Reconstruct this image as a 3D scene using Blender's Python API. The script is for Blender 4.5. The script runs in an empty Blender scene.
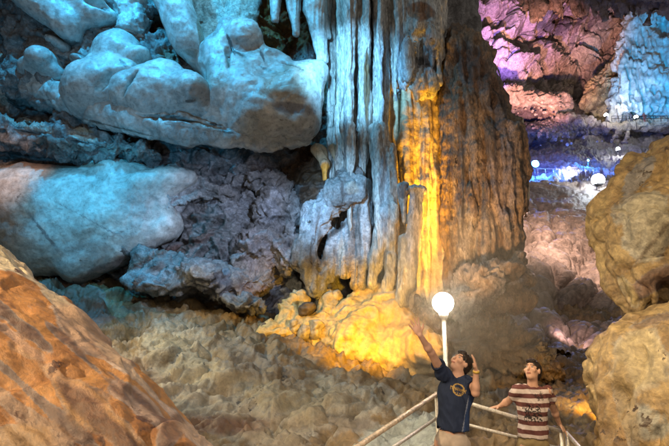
import bpy, math, random
import numpy as np
from mathutils import Vector, Matrix

# ------------------------------------------------------------------ camera, world, lights
S = bpy.context.scene
COL = S.collection
PITCH = math.radians(12.0)
CAM = np.array([0.0, 0.0, 2.0])
FOC = 500.0
cd = bpy.data.cameras.new('camera'); cam = bpy.data.objects.new('camera', cd); COL.objects.link(cam)
cd.sensor_width = 36; cd.lens = 36 * FOC / 669; cd.clip_start = 0.05; cd.clip_end = 600
cam.location = CAM; cam.rotation_euler = (math.pi / 2 + PITCH, 0, 0)
S.camera = cam

W = bpy.data.worlds.new('World'); S.world = W; W.use_nodes = True
bg = W.node_tree.nodes['Background']
bg.inputs['Color'].default_value = (1.0, 0.90, 0.80, 1); bg.inputs['Strength'].default_value = WORLD_STRENGTH = 0.13

S.view_settings.view_transform = 'Standard'; S.view_settings.look = 'None'
S.view_settings.exposure = 1.0; S.view_settings.gamma = 1.0
S.render.engine = 'CYCLES'
S.cycles.use_denoising = True
S.cycles.max_bounces = 4; S.cycles.diffuse_bounces = 2; S.cycles.glossy_bounces = 2
S.cycles.volume_bounces = 0
S.cycles.sample_clamp_indirect = 3.0
S.cycles.use_light_tree = True


def P(px, py, d):
    """world point seen at photograph pixel (px, py) at horizontal distance d"""
    px = np.asarray(px, float); py = np.asarray(py, float); d = np.asarray(d, float)
    u = (223 - py) / FOC
    dy = math.cos(PITCH) - u * math.sin(PITCH); dz = math.sin(PITCH) + u * math.cos(PITCH)
    dx = (px - 334.5) / FOC
    return np.stack(np.broadcast_arrays(dx / dy * d + CAM[0], d + CAM[1], dz / dy * d + CAM[2]), -1)


def mpp(py, d):
    """metres per photograph pixel"""
    u = (223 - py) / FOC
    return d / FOC / (math.cos(PITCH) - u * math.sin(PITCH))


def spot(name, loc, aim, color, watts, size=60, blend=0.6, radius=0.15):
    l = bpy.data.lights.new(name, 'SPOT'); o = bpy.data.objects.new(name, l); COL.objects.link(o)
    l.energy = watts; l.color = color; l.spot_size = math.radians(size); l.spot_blend = blend; l.shadow_soft_size = radius
    o.location = tuple(loc)
    o.rotation_euler = (Vector(tuple(aim)) - Vector(tuple(loc))).to_track_quat('-Z', 'Y').to_euler()
    return o


def point(name, loc, color, watts, radius=0.1):
    l = bpy.data.lights.new(name, 'POINT'); o = bpy.data.objects.new(name, l); COL.objects.link(o)
    l.energy = watts; l.color = color; l.shadow_soft_size = radius; o.location = tuple(loc)
    return o


CYAN = (0.10, 0.62, 1.0); ICE = (0.35, 0.75, 1.0); GOLD = (1.0, 0.56, 0.06); PINK = (1.0, 0.62, 0.48)
VIOLET = (0.45, 0.30, 1.0); WARM = (1.0, 0.80, 0.55); WHITE = (1.0, 0.93, 0.82); BLUE = (0.05, 0.22, 1.0)
# lamp light of the cave: a white globe by the steps, coloured floodlights along the path and at the wall foot, plus added fill spots
point('globe_light', P(443, 303, 6.3) + np.array([0, 0, 0.0]), (1.0, 0.86, 0.62), 290, 0.13)
spot('cyan_floodlight', (-6.5, 10.0, 14.5), P(110, 80, 14.2), (0.03, 0.46, 0.90), 1700, 130, 0.8, 0.12)
spot('cyan_floodlight', (-2.6, 10.2, 14.5), P(265, 90, 13.8), (0.07, 0.54, 0.95), 850, 110, 0.8, 0.12)
spot('cyan_floodlight', (-5.0, 8.0, 4.0), P(110, 50, 14.5), (0.02, 0.46, 0.9), 300, 80, 0.6, 0.15)
spot('cyan_floodlight', (-6.5, 9.0, 7.5), P(120, 225, 14.3), (0.02, 0.48, 0.85), 560, 58, 0.7, 0.15)
spot('azure_floodlight', (-0.6, 9.5, 9.0), P(352, 90, 14.5), (0.20, 0.60, 1.0), 1700, 50, 0.7, 0.12)
spot('azure_floodlight', (-0.8, 8.5, 5.0), P(345, 210, 14.0), (0.30, 0.62, 1.0), 1300, 40, 0.8, 0.12)
for _y, _w, _s in ((115, 2600, 26), (185, 600, 36), (250, 150, 50)): spot('gold_floodlight', P(437, 303, 12.7), P(420, _y, 14.8), (1.0, 0.48, 0.01), _w * 1.1, _s * 1.15, 0.9, 0.2)
spot('gold_floodlight', P(400, 310, 9.8), P(345, 338, 13), (1.0, 0.50, 0.01), 560, 74, 0.8, 0.08)
spot('gold_floodlight', P(445, 318, 11.0), P(412, 345, 12.6), (1.0, 0.46, 0.03), 90, 80, 0.9, 0.08)
spot('gold_floodlight', P(425, 310, 11.0), P(378, 262, 13.3), (1.0, 0.50, 0.08), 200, 50, 0.8, 0.08)
spot('amber_fill', P(455, 330, 9.5), P(466, 200, 14.5), (1.0, 0.56, 0.22), 900, 52, 1.0, 0.1)  # spot added to keep the great column warm in tone
spot('white_floodlight', (-7.6, 7.6, 8.2), P(15, 188, 14.3), (1, 0.60, 0.42), 700, 24, 1.0, 0.1)
spot('lavender_fill', (-0.2, 9.0, 5.8), P(225, 235, 14.5), (0.50, 0.66, 1.0), 720, 52, 0.8, 0.08)  # unseen fill added to lift the grey wall
spot('warm_fill', (-4.5, 2.0, 4.5), (-2.5, 4.5, 1.2), (1.0, 0.72, 0.42), 560, 100, 0.8, 0.06)  # unseen fill added to brighten the left foreground boulder
spot('warm_fill', (-0.5, 1.0, 5.0), (-2.0, 4.5, 1.2), (1.0, 0.80, 0.60), 190, 80, 0.8, 0.1)  # second added fill on the same boulder
spot('warm_fill', (1.2, 2.5, 4.8), P(650, 300, 6), (1.0, 0.76, 0.42), 340, 80, 0.8, 0.06)  # unseen fill added to brighten the right edge boulders
spot('front_fill', (0.6, 0.5, 3.6), (1.7, 5.5, 1.2), (1.0, 0.80, 0.62), 300, 60, 0.8, 0.1)  # frontal fill added to brighten the two men
spot('floor_fill', (-5.2, 9.6, 4.8), P(235, 375, 10.5), (1.0, 0.82, 0.46), 420, 125, 0.8, 0.08)  # raking spot added to bring out the floor relief
spot('floor_fill', (1.0, 5.5, 4.0), P(300, 390, 9), (1.0, 0.82, 0.50), 120, 95, 0.8, 0.08)  # weaker fill added over the floor
spot('gold_floodlight', P(612, 392, 9.5), P(585, 402, 12), (1.0, 0.5, 0.05), 150, 120, 0.9, 0.05)
spot('pink_floodlight', P(545, 150, 60), P(540, 20, 118), (1.0, 0.46, 0.32), 240000, 36, 0.9, 0.5)
spot('violet_floodlight', P(490, 90, 80), P(500, 0, 118), (0.35, 0.2, 1.0), 110000, 50, 0.9, 0.5)
spot('cyan_floodlight', P(630, 120, 62), P(668, 55, 94), (0.01, 0.48, 1.0), 60000, 36, 0.8, 0.3)
spot('fan_floodlight', P(595, 125, 72), P(615, 80, 98), (1.0, 0.72, 0.42), 12000, 34, 0.9, 0.5)
spot('slope_floodlight', P(548, 90, 27), P(562, 240, 35), (1.0, 0.68, 0.54), 8500, 110, 0.8, 0.2)
spot('rubble_floodlight', P(560, 320, 18), P(578, 346, 20.5), (1.0, 0.66, 0.66), 220, 60, 0.8, 0.1)
spot('blue_floodlight', P(545, 130, 62), P(565, 168, 80), (0.03, 0.10, 1.0), 9000, 100, 0.8, 0.5)
spot('amber_fill', P(500, 330, 9.5), P(495, 150, 14.5), (1.0, 0.60, 0.34), 350, 50, 0.9, 0.1)  # second spot added to warm the column higher up
spot('pink_floodlight', P(545, 230, 17.5), P(517, 190, 14.5), (1.0, 0.62, 0.5), 420, 90, 0.8, 0.1)

# ------------------------------------------------------------------ noise
_rng = np.random.RandomState(7)
_perm = _rng.permutation(256).astype(np.int64); _perm = np.concatenate([_perm, _perm, _perm])
_grad = _rng.normal(size=(256, 3)); _grad /= np.linalg.norm(_grad, axis=1)[:, None]


def noise3(p):
    p = np.asarray(p, float)
    i = np.floor(p).astype(np.int64); f = p - i; i &= 255
    w = f * f * f * (f * (f * 6 - 15) + 10)
    out = 0
    for a in (0, 1):
        for b in (0, 1):
            for c in (0, 1):
                h = _perm[_perm[_perm[(i[..., 0] + a) & 255] + ((i[..., 1] + b) & 255)] + ((i[..., 2] + c) & 255)]
                g = _grad[h]
                dd = g[..., 0] * (f[..., 0] - a) + g[..., 1] * (f[..., 1] - b) + g[..., 2] * (f[..., 2] - c)
                wt = (w[..., 0] if a else 1 - w[..., 0]) * (w[..., 1] if b else 1 - w[..., 1]) * (w[..., 2] if c else 1 - w[..., 2])
                out = out + dd * wt
    return out * 1.6


def fbm(p, octaves=4, gain=0.5, lac=2.03):
    s = 0; a = 1.0; q = np.asarray(p, float)
    for k in range(octaves):
        s = s + a * noise3(q + 17.3 * k); a *= gain; q = q * lac
    return s


def ridged(p, octaves=4, gain=0.5, lac=2.07):
    s = 0; a = 1.0; q = np.asarray(p, float)
    for k in range(octaves):
        n = 1 - np.abs(noise3(q + 9.1 * k)) * 2; s = s + a * n; a *= gain; q = q * lac
    return s


def cells(p2, seed=0):
    """2-D worley: returns F1, F2, cell random"""
    p2 = np.asarray(p2, float)
    i = np.floor(p2).astype(np.int64); f = p2 - i
    F1 = np.full(p2.shape[:-1], 9.0); F2 = F1.copy(); R = np.zeros_like(F1)
    for a in (-1, 0, 1):
        for b in (-1, 0, 1):
            h = _perm[_perm[(i[..., 0] + a + seed * 31) & 255] + ((i[..., 1] + b) & 255)]
            ox = (h * 73 % 256) / 256.0; oy = (h * 151 % 256) / 256.0
            d = np.hypot(a + ox - f[..., 0], b + oy - f[..., 1])
            m = d < F1
            F2 = np.where(m, F1, np.minimum(F2, d)); R = np.where(m, h / 256.0, R); F1 = np.where(m, d, F1)
    return F1, F2, R


def sstep(a, b, x):
    t = np.clip((x - a) / (b - a), 0, 1); return t * t * (3 - 2 * t)


# ------------------------------------------------------------------ meshes
def mesh_from(name, V, Q, smooth=True):
    V = np.asarray(V, np.float32); Q = np.asarray(Q, np.int32)
    me = bpy.data.meshes.new(name); n = Q.shape[1]
    me.vertices.add(len(V)); me.vertices.foreach_set('co', V.ravel())
    me.loops.add(Q.size); me.loops.foreach_set('vertex_index', Q.ravel())
    me.polygons.add(len(Q)); me.polygons.foreach_set('loop_start', np.arange(0, Q.size, n, dtype=np.int32))
    me.polygons.foreach_set('use_smooth', np.full(len(Q), smooth))
    me.update(calc_edges=True); me.validate()
    return me


def vnormals(V, Q):
    a, b, c, d = (V[Q[:, k]] for k in range(4))
    fn = np.cross(c - a, d - b); N = np.zeros_like(V)
    for k in range(4):
        for j in range(3):
            N[:, j] += np.bincount(Q[:, k], fn[:, j], len(V))
    return N / (np.linalg.norm(N, axis=1)[:, None] + 1e-12)


def tint_attr(me, T):
    a = me.color_attributes.new('tint', 'FLOAT_COLOR', 'POINT')
    a.data.foreach_set('color', np.asarray(T, np.float32).ravel())


WLOC = {}


def put(name, V, Q, mat, parent=None, origin=None, tint=None, smooth=True, **props):
    """link a mesh given in world coordinates; its origin is its base, or its parent's origin"""
    V = np.asarray(V, float)
    if parent is not None: origin = WLOC[parent.name]
    elif origin is None:
        origin = np.zeros(3) if props.get('kind') else np.array([V[:, 0].mean(), V[:, 1].mean(), V[:, 2].min()])
    origin = np.asarray(origin, float)
    me = mesh_from(name, V - origin, Q, smooth)
    if tint is not None: tint_attr(me, tint)
    me.materials.append(mat)
    o = bpy.data.objects.new(name, me); COL.objects.link(o)
    WLOC[o.name] = origin
    if parent is not None: o.parent = parent
    else: o.location = tuple(origin)
    for k, v in props.items(): o[k] = v
    return o


def thing(name, loc, label, category, group=None):
    o = bpy.data.objects.new(name, None); o.location = tuple(loc); COL.objects.link(o); o.empty_display_size = 0.2; WLOC[o.name] = np.array(loc, float)
    o['label'] = label; o['category'] = category
    if group: o['group'] = group
    return o


class Field:
    """signed distance field on a grid; primitives only touch their own block"""
    def __init__(s, lo, hi, h):
        s.lo = np.asarray(lo, float); s.h = h
        n = np.ceil((np.asarray(hi, float) - s.lo) / h).astype(int) + 1
        s.n = n; s.f = np.full(n, 1e3, np.float32)
        s.ax = [(s.lo[i] + h * np.arange(n[i])).astype(np.float32) for i in range(3)]

    def blk(s, lo, hi):
        sl = []
        for i in range(3):
            a = int(np.clip(math.floor((lo[i] - s.lo[i]) / s.h), 0, s.n[i])); b = int(np.clip(math.ceil((hi[i] - s.lo[i]) / s.h) + 1, 0, s.n[i]))
            if b <= a: return None, None
            sl.append(slice(a, b))
        return tuple(sl), (s.ax[0][sl[0]][:, None, None], s.ax[1][sl[1]][None, :, None], s.ax[2][sl[2]][None, None, :])

    def merge(s, sl, d, k, cut=False):
        f = s.f[sl]
        if cut: f = -f
        if cut: d = d  # f' = max(f, -d) = -min(-f, d)
        if k > 0:
            h = np.maximum(k - np.abs(f - d), 0) / k
            r = np.minimum(f, d) - h * h * k * 0.25
        else: r = np.minimum(f, d)
        s.f[sl] = -r if cut else r

    def ell(s, c, r, R=None, k=0.0, cut=False):
        c = np.asarray(c, float); r = np.asarray(r, float); m = r.max() + k + 3 * s.h
        sl, g = s.blk(c - m, c + m)
        if sl is None: return
        x, y, z = g[0] - c[0], g[1] - c[1], g[2] - c[2]
        if R is not None:
            R = np.asarray(R, float)  # columns are local axes
            x, y, z = (x * R[0, i] + y * R[1, i] + z * R[2, i] for i in range(3))
        k0 = np.sqrt((x / r[0]) ** 2 + (y / r[1]) ** 2 + (z / r[2]) ** 2)
        k1 = np.sqrt((x / r[0] ** 2) ** 2 + (y / r[1] ** 2) ** 2 + (z / r[2] ** 2) ** 2) + 1e-9
        s.merge(sl, (k0 * (k0 - 1) / k1).astype(np.float32), k, cut)

    def cap(s, a, b, ra, rb=None, k=0.0, flat=(1, 1, 1), cut=False):
        rb = ra if rb is None else rb
        a = np.asarray(a, float); b = np.asarray(b, float); fl = np.asarray(flat, float)
        m = (max(ra, rb) + k + 3 * s.h) / fl.min()
        sl, g = s.blk(np.minimum(a, b) - m, np.maximum(a, b) + m)
        if sl is None: return
        ab = (b - a) * fl; L = (ab ** 2).sum() + 1e-12
        x, y, z = (g[0] - a[0]) * fl[0], (g[1] - a[1]) * fl[1], (g[2] - a[2]) * fl[2]
        t = np.clip((x * ab[0] + y * ab[1] + z * ab[2]) / L, 0, 1)
        d = np.sqrt((x - t * ab[0]) ** 2 + (y - t * ab[1]) ** 2 + (z - t * ab[2]) ** 2) - (ra + (rb - ra) * t)
        s.merge(sl, d.astype(np.float32), k, cut)

    def halfspace(s, c, n):
        """keep only the side where (p-c).n < 0"""
        n = np.asarray(n, float); n = n / np.linalg.norm(n); c = np.asarray(c, float)
        g = [s.ax[0][:, None, None], s.ax[1][None, :, None], s.ax[2][None, None, :]]
        d = (g[0] - c[0]) * n[0] + (g[1] - c[1]) * n[1] + (g[2] - c[2]) * n[2]
        s.f = np.maximum(s.f, d.astype(np.float32))

    def mesh(s):
        f = s.f
        f[0], f[-1], f[:, 0], f[:, -1], f[:, :, 0], f[:, :, -1] = (1e-3 if True else 0,) * 6
        ins = f < 0
        c = np.zeros(tuple(np.array(f.shape) - 1), np.int8)
        n = f.shape
        for a in (0, 1):
            for b in (0, 1):
                for d in (0, 1):
                    c += ins[a:n[0] - 1 + a, b:n[1] - 1 + b, d:n[2] - 1 + d]
        act = np.argwhere((c > 0) & (c < 8))
        idx = np.full(c.shape, -1, np.int32); idx[act[:, 0], act[:, 1], act[:, 2]] = np.arange(len(act))
        acc = np.zeros((len(act), 3)); cnt = np.zeros(len(act))
        cor = [(a, b, d) for a in (0, 1) for b in (0, 1) for d in (0, 1)]
        for p in cor:
            for ax in range(3):
                if p[ax]: continue
                q = list(p); q[ax] = 1
                fa = f[act[:, 0] + p[0], act[:, 1] + p[1], act[:, 2] + p[2]]
                fb = f[act[:, 0] + q[0], act[:, 1] + q[1], act[:, 2] + q[2]]
                m = (fa < 0) != (fb < 0)
                t = np.where(m, fa / np.where(m, fa - fb, 1), 0)
                pos = np.tile(np.array(p, float), (len(act), 1)); pos[:, ax] = t
                acc += pos * m[:, None]; cnt += m
        V = s.lo + (act + acc / cnt[:, None]) * s.h
        Qs = []
        for ax in range(3):
            a1, a2 = [(1, 2), (2, 0), (0, 1)][ax]
            sl0 = [slice(None)] * 3; sl1 = [slice(None)] * 3
            sl0[ax] = slice(0, n[ax] - 1); sl1[ax] = slice(1, n[ax])
            i0 = ins[tuple(sl0)]; i1 = ins[tuple(sl1)]
            e = np.argwhere(i0 != i1)
            ok = (e[:, a1] > 0) & (e[:, a2] > 0) & (e[:, a1] < n[a1] - 1) & (e[:, a2] < n[a2] - 1)
            e = e[ok]
            flip = i1[e[:, 0], e[:, 1], e[:, 2]]
            def cell(o1, o2):
                q = e.copy(); q[:, a1] += o1; q[:, a2] += o2
                return idx[q[:, 0], q[:, 1], q[:, 2]]
            q = np.stack([cell(-1, -1), cell(0, -1), cell(0, 0), cell(-1, 0)], 1)
            q[flip] = q[flip][:, ::-1]
            Qs.append(q)
        Q = np.concatenate(Qs)
        return V, Q[(Q >= 0).all(1)]


def relax(V, Q, it=1, lam=0.5):
    for _ in range(it):
        A = np.zeros_like(V); n = np.zeros(len(V))
        for k in range(4):
            for o in (1, 3):
                for j in range(3): A[:, j] += np.bincount(Q[:, k], V[Q[:, (k + o) % 4], j], len(V))
                n += np.bincount(Q[:, k], None, len(V))
        V = V + lam * (A / np.maximum(n, 1)[:, None] - V)
    return V


def roty(deg):
    a = math.radians(deg); c, s = math.cos(a), math.sin(a)
    return np.array([[c, 0, -s], [0, 1, 0], [s, 0, c]])  # columns: local x, y, z ; +deg tips the right end up


def rbf(pts):
    """smooth surface d(px,py) through control points"""
    A = np.array(pts, float); xy = A[:, :2] / 100.0; v = A[:, 2]; n = len(A)
    r = np.linalg.norm(xy[:, None] - xy[None], axis=2); K = r
    M = np.zeros((n + 3, n + 3)); M[:n, :n] = K - 0.02 * np.eye(n); M[:n, n] = 1; M[:n, n + 1:] = xy; M[n, :n] = 1; M[n + 1:, :n] = xy.T
    w = np.linalg.solve(M, np.concatenate([v, [0, 0, 0]]))
    def fn(px, py):
        X = np.asarray(px, float) / 100; Y = np.asarray(py, float) / 100; o = w[n] + w[n + 1] * X + w[n + 2] * Y
        for i in range(n): o = o + w[i] * np.sqrt((X - xy[i, 0]) ** 2 + (Y - xy[i, 1]) ** 2 + 0.01)
        return o
    return fn


def grid_quads(nx, ny):
    i, j = np.meshgrid(np.arange(nx - 1), np.arange(ny - 1)); b = (j * nx + i).ravel()
    return np.stack([b, b + 1, b + nx + 1, b + nx], 1)


def sheet(px0, px1, py0, py1, step, ctrl):
    """rows run from the bottom of the picture up, so faces look at the viewer; returns px, py, V, Q, N"""
    nx = int((px1 - px0) / step) + 1; ny = int((py1 - py0) / step) + 1
    px, py = np.meshgrid(np.linspace(px0, px1, nx), np.linspace(py1, py0, ny))
    px = px.ravel(); py = py.ravel()
    V = P(px, py, rbf(ctrl)(px, py)); Q = grid_quads(nx, ny)
    return px, py, V, Q, vnormals(V, Q)


# ------------------------------------------------------------------ materials
def rock(name, c1, c2, c3=None, scale=1.0, stretch=(1, 1, 1), rot=(0, 0, 0), bump=0.5, rough=0.55, stain=0.5, fine=1.0, tint=False, speck=0.35, bdist=0.06, tintnoise=0.35, mid=0.4):
    m = bpy.data.materials.new(name); m.use_nodes = True; nt = m.node_tree; N = nt.nodes; L = nt.links
    b = N['Principled BSDF']
    tc = N.new('ShaderNodeTexCoord'); mp = N.new('ShaderNodeMapping'); L.new(tc.outputs['Object'], mp.inputs[0])
    mp.vector_type = 'TEXTURE'; mp.inputs['Scale'].default_value = tuple(1 / (scale * v) for v in stretch); mp.inputs['Rotation'].default_value = rot
    def noise(s, det=6, rgh=0.6, dist=0.0, src=mp):
        n = N.new('ShaderNodeTexNoise'); n.inputs['Scale'].default_value = s; n.inputs['Detail'].default_value = det
        n.inputs['Roughness'].default_value = rgh; n.inputs['Distortion'].default_value = dist; L.new(src.outputs[0], n.inputs['Vector']); return n
    def ramp(src, p0, p1, a=(0, 0, 0, 1), c=(1, 1, 1, 1)):
        r = N.new('ShaderNodeValToRGB'); r.color_ramp.elements[0].position = p0; r.color_ramp.elements[1].position = p1
        r.color_ramp.elements[0].color = a; r.color_ramp.elements[1].color = c; L.new(src, r.inputs[0]); return r
    def mix(fac, a, c, mode='MIX'):
        x = N.new('ShaderNodeMix'); x.data_type = 'RGBA'; x.blend_type = mode
        for v, k in ((fac, 0), (a, 6), (c, 7)):
            if hasattr(v, 'links'): L.new(v, x.inputs[k])
            elif k == 0: x.inputs[0].default_value = v
            else: x.inputs[k].default_value = tuple(v) + ((1,) if len(v) == 3 else ())
        return x.outputs[2]
    n1 = noise(0.9, 8, 0.66, 0.25)
    col = mix(ramp(n1.outputs[0], 0.36, 0.64).outputs[0], c1, c2)
    n2 = noise(2.3, 10, 0.72, 0.3)
    if tint:
        at = N.new('ShaderNodeAttribute'); at.attribute_name = 'tint'
        # ragged edge for the painted mineral colour and painted light
        mm = N.new('ShaderNodeMath'); mm.operation = 'MULTIPLY_ADD'; L.new(n2.outputs[0], mm.inputs[0]); mm.inputs[1].default_value = tintnoise * 4; mm.inputs[2].default_value = -tintnoise * 2
        ad = N.new('ShaderNodeMath'); ad.operation = 'ADD'; ad.use_clamp = True; L.new(at.outputs['Alpha'], ad.inputs[0]); L.new(mm.outputs[0], ad.inputs[1])
        sm = ramp(ad.outputs[0], 0.35, 0.62)
        gt = N.new('ShaderNodeMath'); gt.operation = 'MULTIPLY'; L.new(sm.outputs[0], gt.inputs[0])
        on = ramp(at.outputs['Alpha'], 0.02, 0.2); L.new(on.outputs[0], gt.inputs[1])
        col = mix(gt.outputs[0], col, at.outputs['Color'])
    n5 = noise(4.2, 8, 0.6, 0.6)
    md = ramp(n5.outputs[0], 0.36, 0.64, (1 - mid,) * 3 + (1,), (1 + mid * 0.5,) * 3 + (1,))
    col = mix(1.0, col, md.outputs[0], 'MULTIPLY')
    if c3 is not None:
        r2 = ramp(n5.outputs[0], 0.64 - stain * 0.20, 0.74 - stain * 0.16)
        r5 = ramp(n1.outputs[0], 0.62, 0.42)
        mu = N.new('ShaderNodeMath'); mu.operation = 'MULTIPLY'; L.new(r2.outputs[0], mu.inputs[0]); L.new(r5.outputs[0], mu.inputs[1])
        col = mix(mu.outputs[0], col, c3)
    n3 = noise(12.0 * fine, 6, 0.62, 0.2)
    sp = ramp(n3.outputs[0], 0.34, 0.66, (1 - speck,) * 3 + (1,), (1 + speck * 0.55,) * 3 + (1,))
    col = mix(1.0, col, sp.outputs[0], 'MULTIPLY')
    L.new(col, b.inputs['Base Color'])
    rr = ramp(n3.outputs[0], 0.3, 0.7, (rough - 0.15,) * 3 + (1,), (rough + 0.2,) * 3 + (1,)); L.new(rr.outputs[0], b.inputs['Roughness'])
    b.inputs['Specular IOR Level'].default_value = 0.6
    # relief
    vo = N.new('ShaderNodeTexVoronoi'); vo.feature = 'DISTANCE_TO_EDGE'; vo.inputs['Scale'].default_value = 3.2
    wv = N.new('ShaderNodeMix'); wv.data_type = 'VECTOR'; wv.inputs[0].default_value = 0.25; L.new(mp.outputs[0], wv.inputs[4]); L.new(n2.outputs['Color'], wv.inputs[5]); L.new(wv.outputs[1], vo.inputs['Vector'])
    vr = ramp(vo.outputs['Distance'], 0.0, 0.12)
    b1 = N.new('ShaderNodeBump'); b1.inputs['Strength'].default_value = bump; b1.inputs['Distance'].default_value = bdist; L.new(n2.outputs[0], b1.inputs['Height'])
    b0 = N.new('ShaderNodeBump'); b0.inputs['Strength'].default_value = bump; b0.inputs['Distance'].default_value = bdist; L.new(n5.outputs[0], b0.inputs['Height']); L.new(b1.outputs[0], b0.inputs['Normal'])
    b2 = N.new('ShaderNodeBump'); b2.inputs['Strength'].default_value = bump * 0.28; b2.inputs['Distance'].default_value = bdist * 0.5; L.new(n3.outputs[0], b2.inputs['Height']); L.new(b0.outputs[0], b2.inputs['Normal'])
    b3 = N.new('ShaderNodeBump'); b3.inputs['Strength'].default_value = bump * 0.35; b3.inputs['Distance'].default_value = bdist * 0.4; L.new(vr.outputs[0], b3.inputs['Height']); L.new(b2.outputs[0], b3.inputs['Normal'])
    L.new(b3.outputs[0], b.inputs['Normal'])
    return m


def plain(name, color, rough=0.5, metal=0.0, var=0.12, scale=30, bump=0.0, emit=None, es=0):
    m = bpy.data.materials.new(name); m.use_nodes = True; nt = m.node_tree; N = nt.nodes; L = nt.links; b = N['Principled BSDF']
    tc = N.new('ShaderNodeTexCoord'); n = N.new('ShaderNodeTexNoise'); n.inputs['Scale'].default_value = scale; n.inputs['Detail'].default_value = 5; L.new(tc.outputs['Object'], n.inputs['Vector'])
    r = N.new('ShaderNodeValToRGB'); r.color_ramp.elements[0].position = 0.3; r.color_ramp.elements[1].position = 0.7
    r.color_ramp.elements[0].color = tuple(c * (1 - var) for c in color) + (1,); r.color_ramp.elements[1].color = tuple(min(1, c * (1 + var)) for c in color) + (1,)
    L.new(n.outputs[0], r.inputs[0]); L.new(r.outputs[0], b.inputs['Base Color'])
    b.inputs['Roughness'].default_value = rough; b.inputs['Metallic'].default_value = metal
    if bump:
        bm_ = N.new('ShaderNodeBump'); bm_.inputs['Strength'].default_value = bump; bm_.inputs['Distance'].default_value = 0.01; L.new(n.outputs[0], bm_.inputs['Height']); L.new(bm_.outputs[0], b.inputs['Normal'])
    if emit:
        b.inputs['Emission Color'].default_value = emit + (1,); b.inputs['Emission Strength'].default_value = es
    return m


def blobs(px, py, V, specs, nz=0.35, nf=1.5):
    """painted mineral colour, with some painted light and shade: specs = (px, py, rx, ry, rot, (r,g,b), strength)"""
    T = np.zeros((len(px), 4)); T[:, :3] = 0.3
    w = fbm(V * nf, 4) * nz
    for (cx, cy, rx, ry, rot, c, s) in specs:
        a = math.radians(rot); dx = px - cx; dy = -(py - cy)
        u = (dx * math.cos(a) + dy * math.sin(a)) / rx; v = (-dx * math.sin(a) + dy * math.cos(a)) / ry
        q = np.sqrt(u * u + v * v)
        m = np.clip((1.15 - q + w) * 2.2, 0, 1) * s
        T[:, :3] = T[:, :3] * (1 - m[:, None]) + np.array(c) * m[:, None]
        T[:, 3] = np.maximum(T[:, 3], m) if s > 0 else T[:, 3]
    return T


def unproj(V):
    """photograph pixel of world points (only used to place tint patches that were measured in the photograph)"""
    d = V - CAM; c, s = math.cos(PITCH), math.sin(PITCH)
    f = d[:, 1] * c + d[:, 2] * s; u = -d[:, 1] * s + d[:, 2] * c
    return 334.5 + FOC * d[:, 0] / f, 223 - FOC * u / f

# ------------------------------------------------------------------ rock colours (what the stone itself is)
M_GREY = rock('grey_limestone', (0.30, 0.29, 0.285), (0.13, 0.12, 0.115), (0.03, 0.024, 0.02), 1.5, stain=0.9, bump=0.8, speck=.35, tint=True)
M_PALE = rock('pale_flowstone', (0.56, 0.57, 0.54), (0.27, 0.28, 0.27), (0.10, 0.085, 0.07), 0.9, stain=0.30, bump=0.35, speck=0.2, mid=0.28, rough=0.34, tint=True)
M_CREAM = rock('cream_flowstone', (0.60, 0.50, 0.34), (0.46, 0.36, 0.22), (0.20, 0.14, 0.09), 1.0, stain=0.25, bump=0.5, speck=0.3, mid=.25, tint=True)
M_CURT = rock('streaked_dripstone', (0.56, 0.55, 0.51), (0.32, 0.29, 0.25), (0.05, 0.035, 0.025), 1.1, stretch=(1.8, 1.8, 0.55), stain=0.8, bump=0.6, speck=.5, tint=True)
M_COLB = rock('brown_streaked_dripstone', (0.27, 0.19, 0.12), (0.17, 0.105, 0.06), (0.04, 0.025, 0.015), 1.3, stretch=(1.4, 1.4, 0.7), stain=0.9, bump=0.8, speck=.6, tint=True)
M_FLOOR = rock('brown_rimstone', (0.27, 0.18, 0.085), (0.12, 0.078, 0.036), (0.03, 0.02, 0.012), 1.8, stain=0.7, bump=0.4, speck=.2, mid=.3, tint=True, fine=1.2)
M_BOULD = rock('ochre_boulder_stone', (0.50, 0.25, 0.075), (0.30, 0.125, 0.035), (0.08, 0.03, 0.014), 2.6, stretch=(0.6, 0.7, 1.5), rot=(0, math.radians(42), 0), stain=0.9, bump=0.6, speck=.3, mid=.25, bdist=.025, fine=1.6, tintnoise=.16, tint=True)
M_RBOUL = rock('tan_boulder_stone', (0.50, 0.35, 0.15), (0.24, 0.145, 0.06), (0.06, 0.032, 0.014), 2.4, stain=0.8, bump=0.5, speck=.25, mid=.4, bdist=0.04, tint=True)
M_FAR = rock('pinkish_limestone', (0.46, 0.38, 0.34), (0.27, 0.21, 0.19), (0.05, 0.03, 0.03), 0.30, stain=0.8, bump=0.8, bdist=0.35, tint=True)
M_SLOPE = rock('scalloped_limestone', (0.36, 0.28, 0.23), (0.24, 0.18, 0.145), (0.07, 0.045, 0.035), 0.45, stain=0.6, bump=0.6, bdist=0.2, tint=True)

CRM = (0.58, 0.52, 0.44); RUST = (0.26, 0.105, 0.028); DARK = (0.035, 0.025, 0.02); BRN = (0.13, 0.08, 0.045); LGT = (0.5, 0.5, 0.48); GRY = (0.2, 0.19, 0.19); OCH = (0.42, 0.24, 0.07); BLK = (0.012, 0.01, 0.01)

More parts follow.
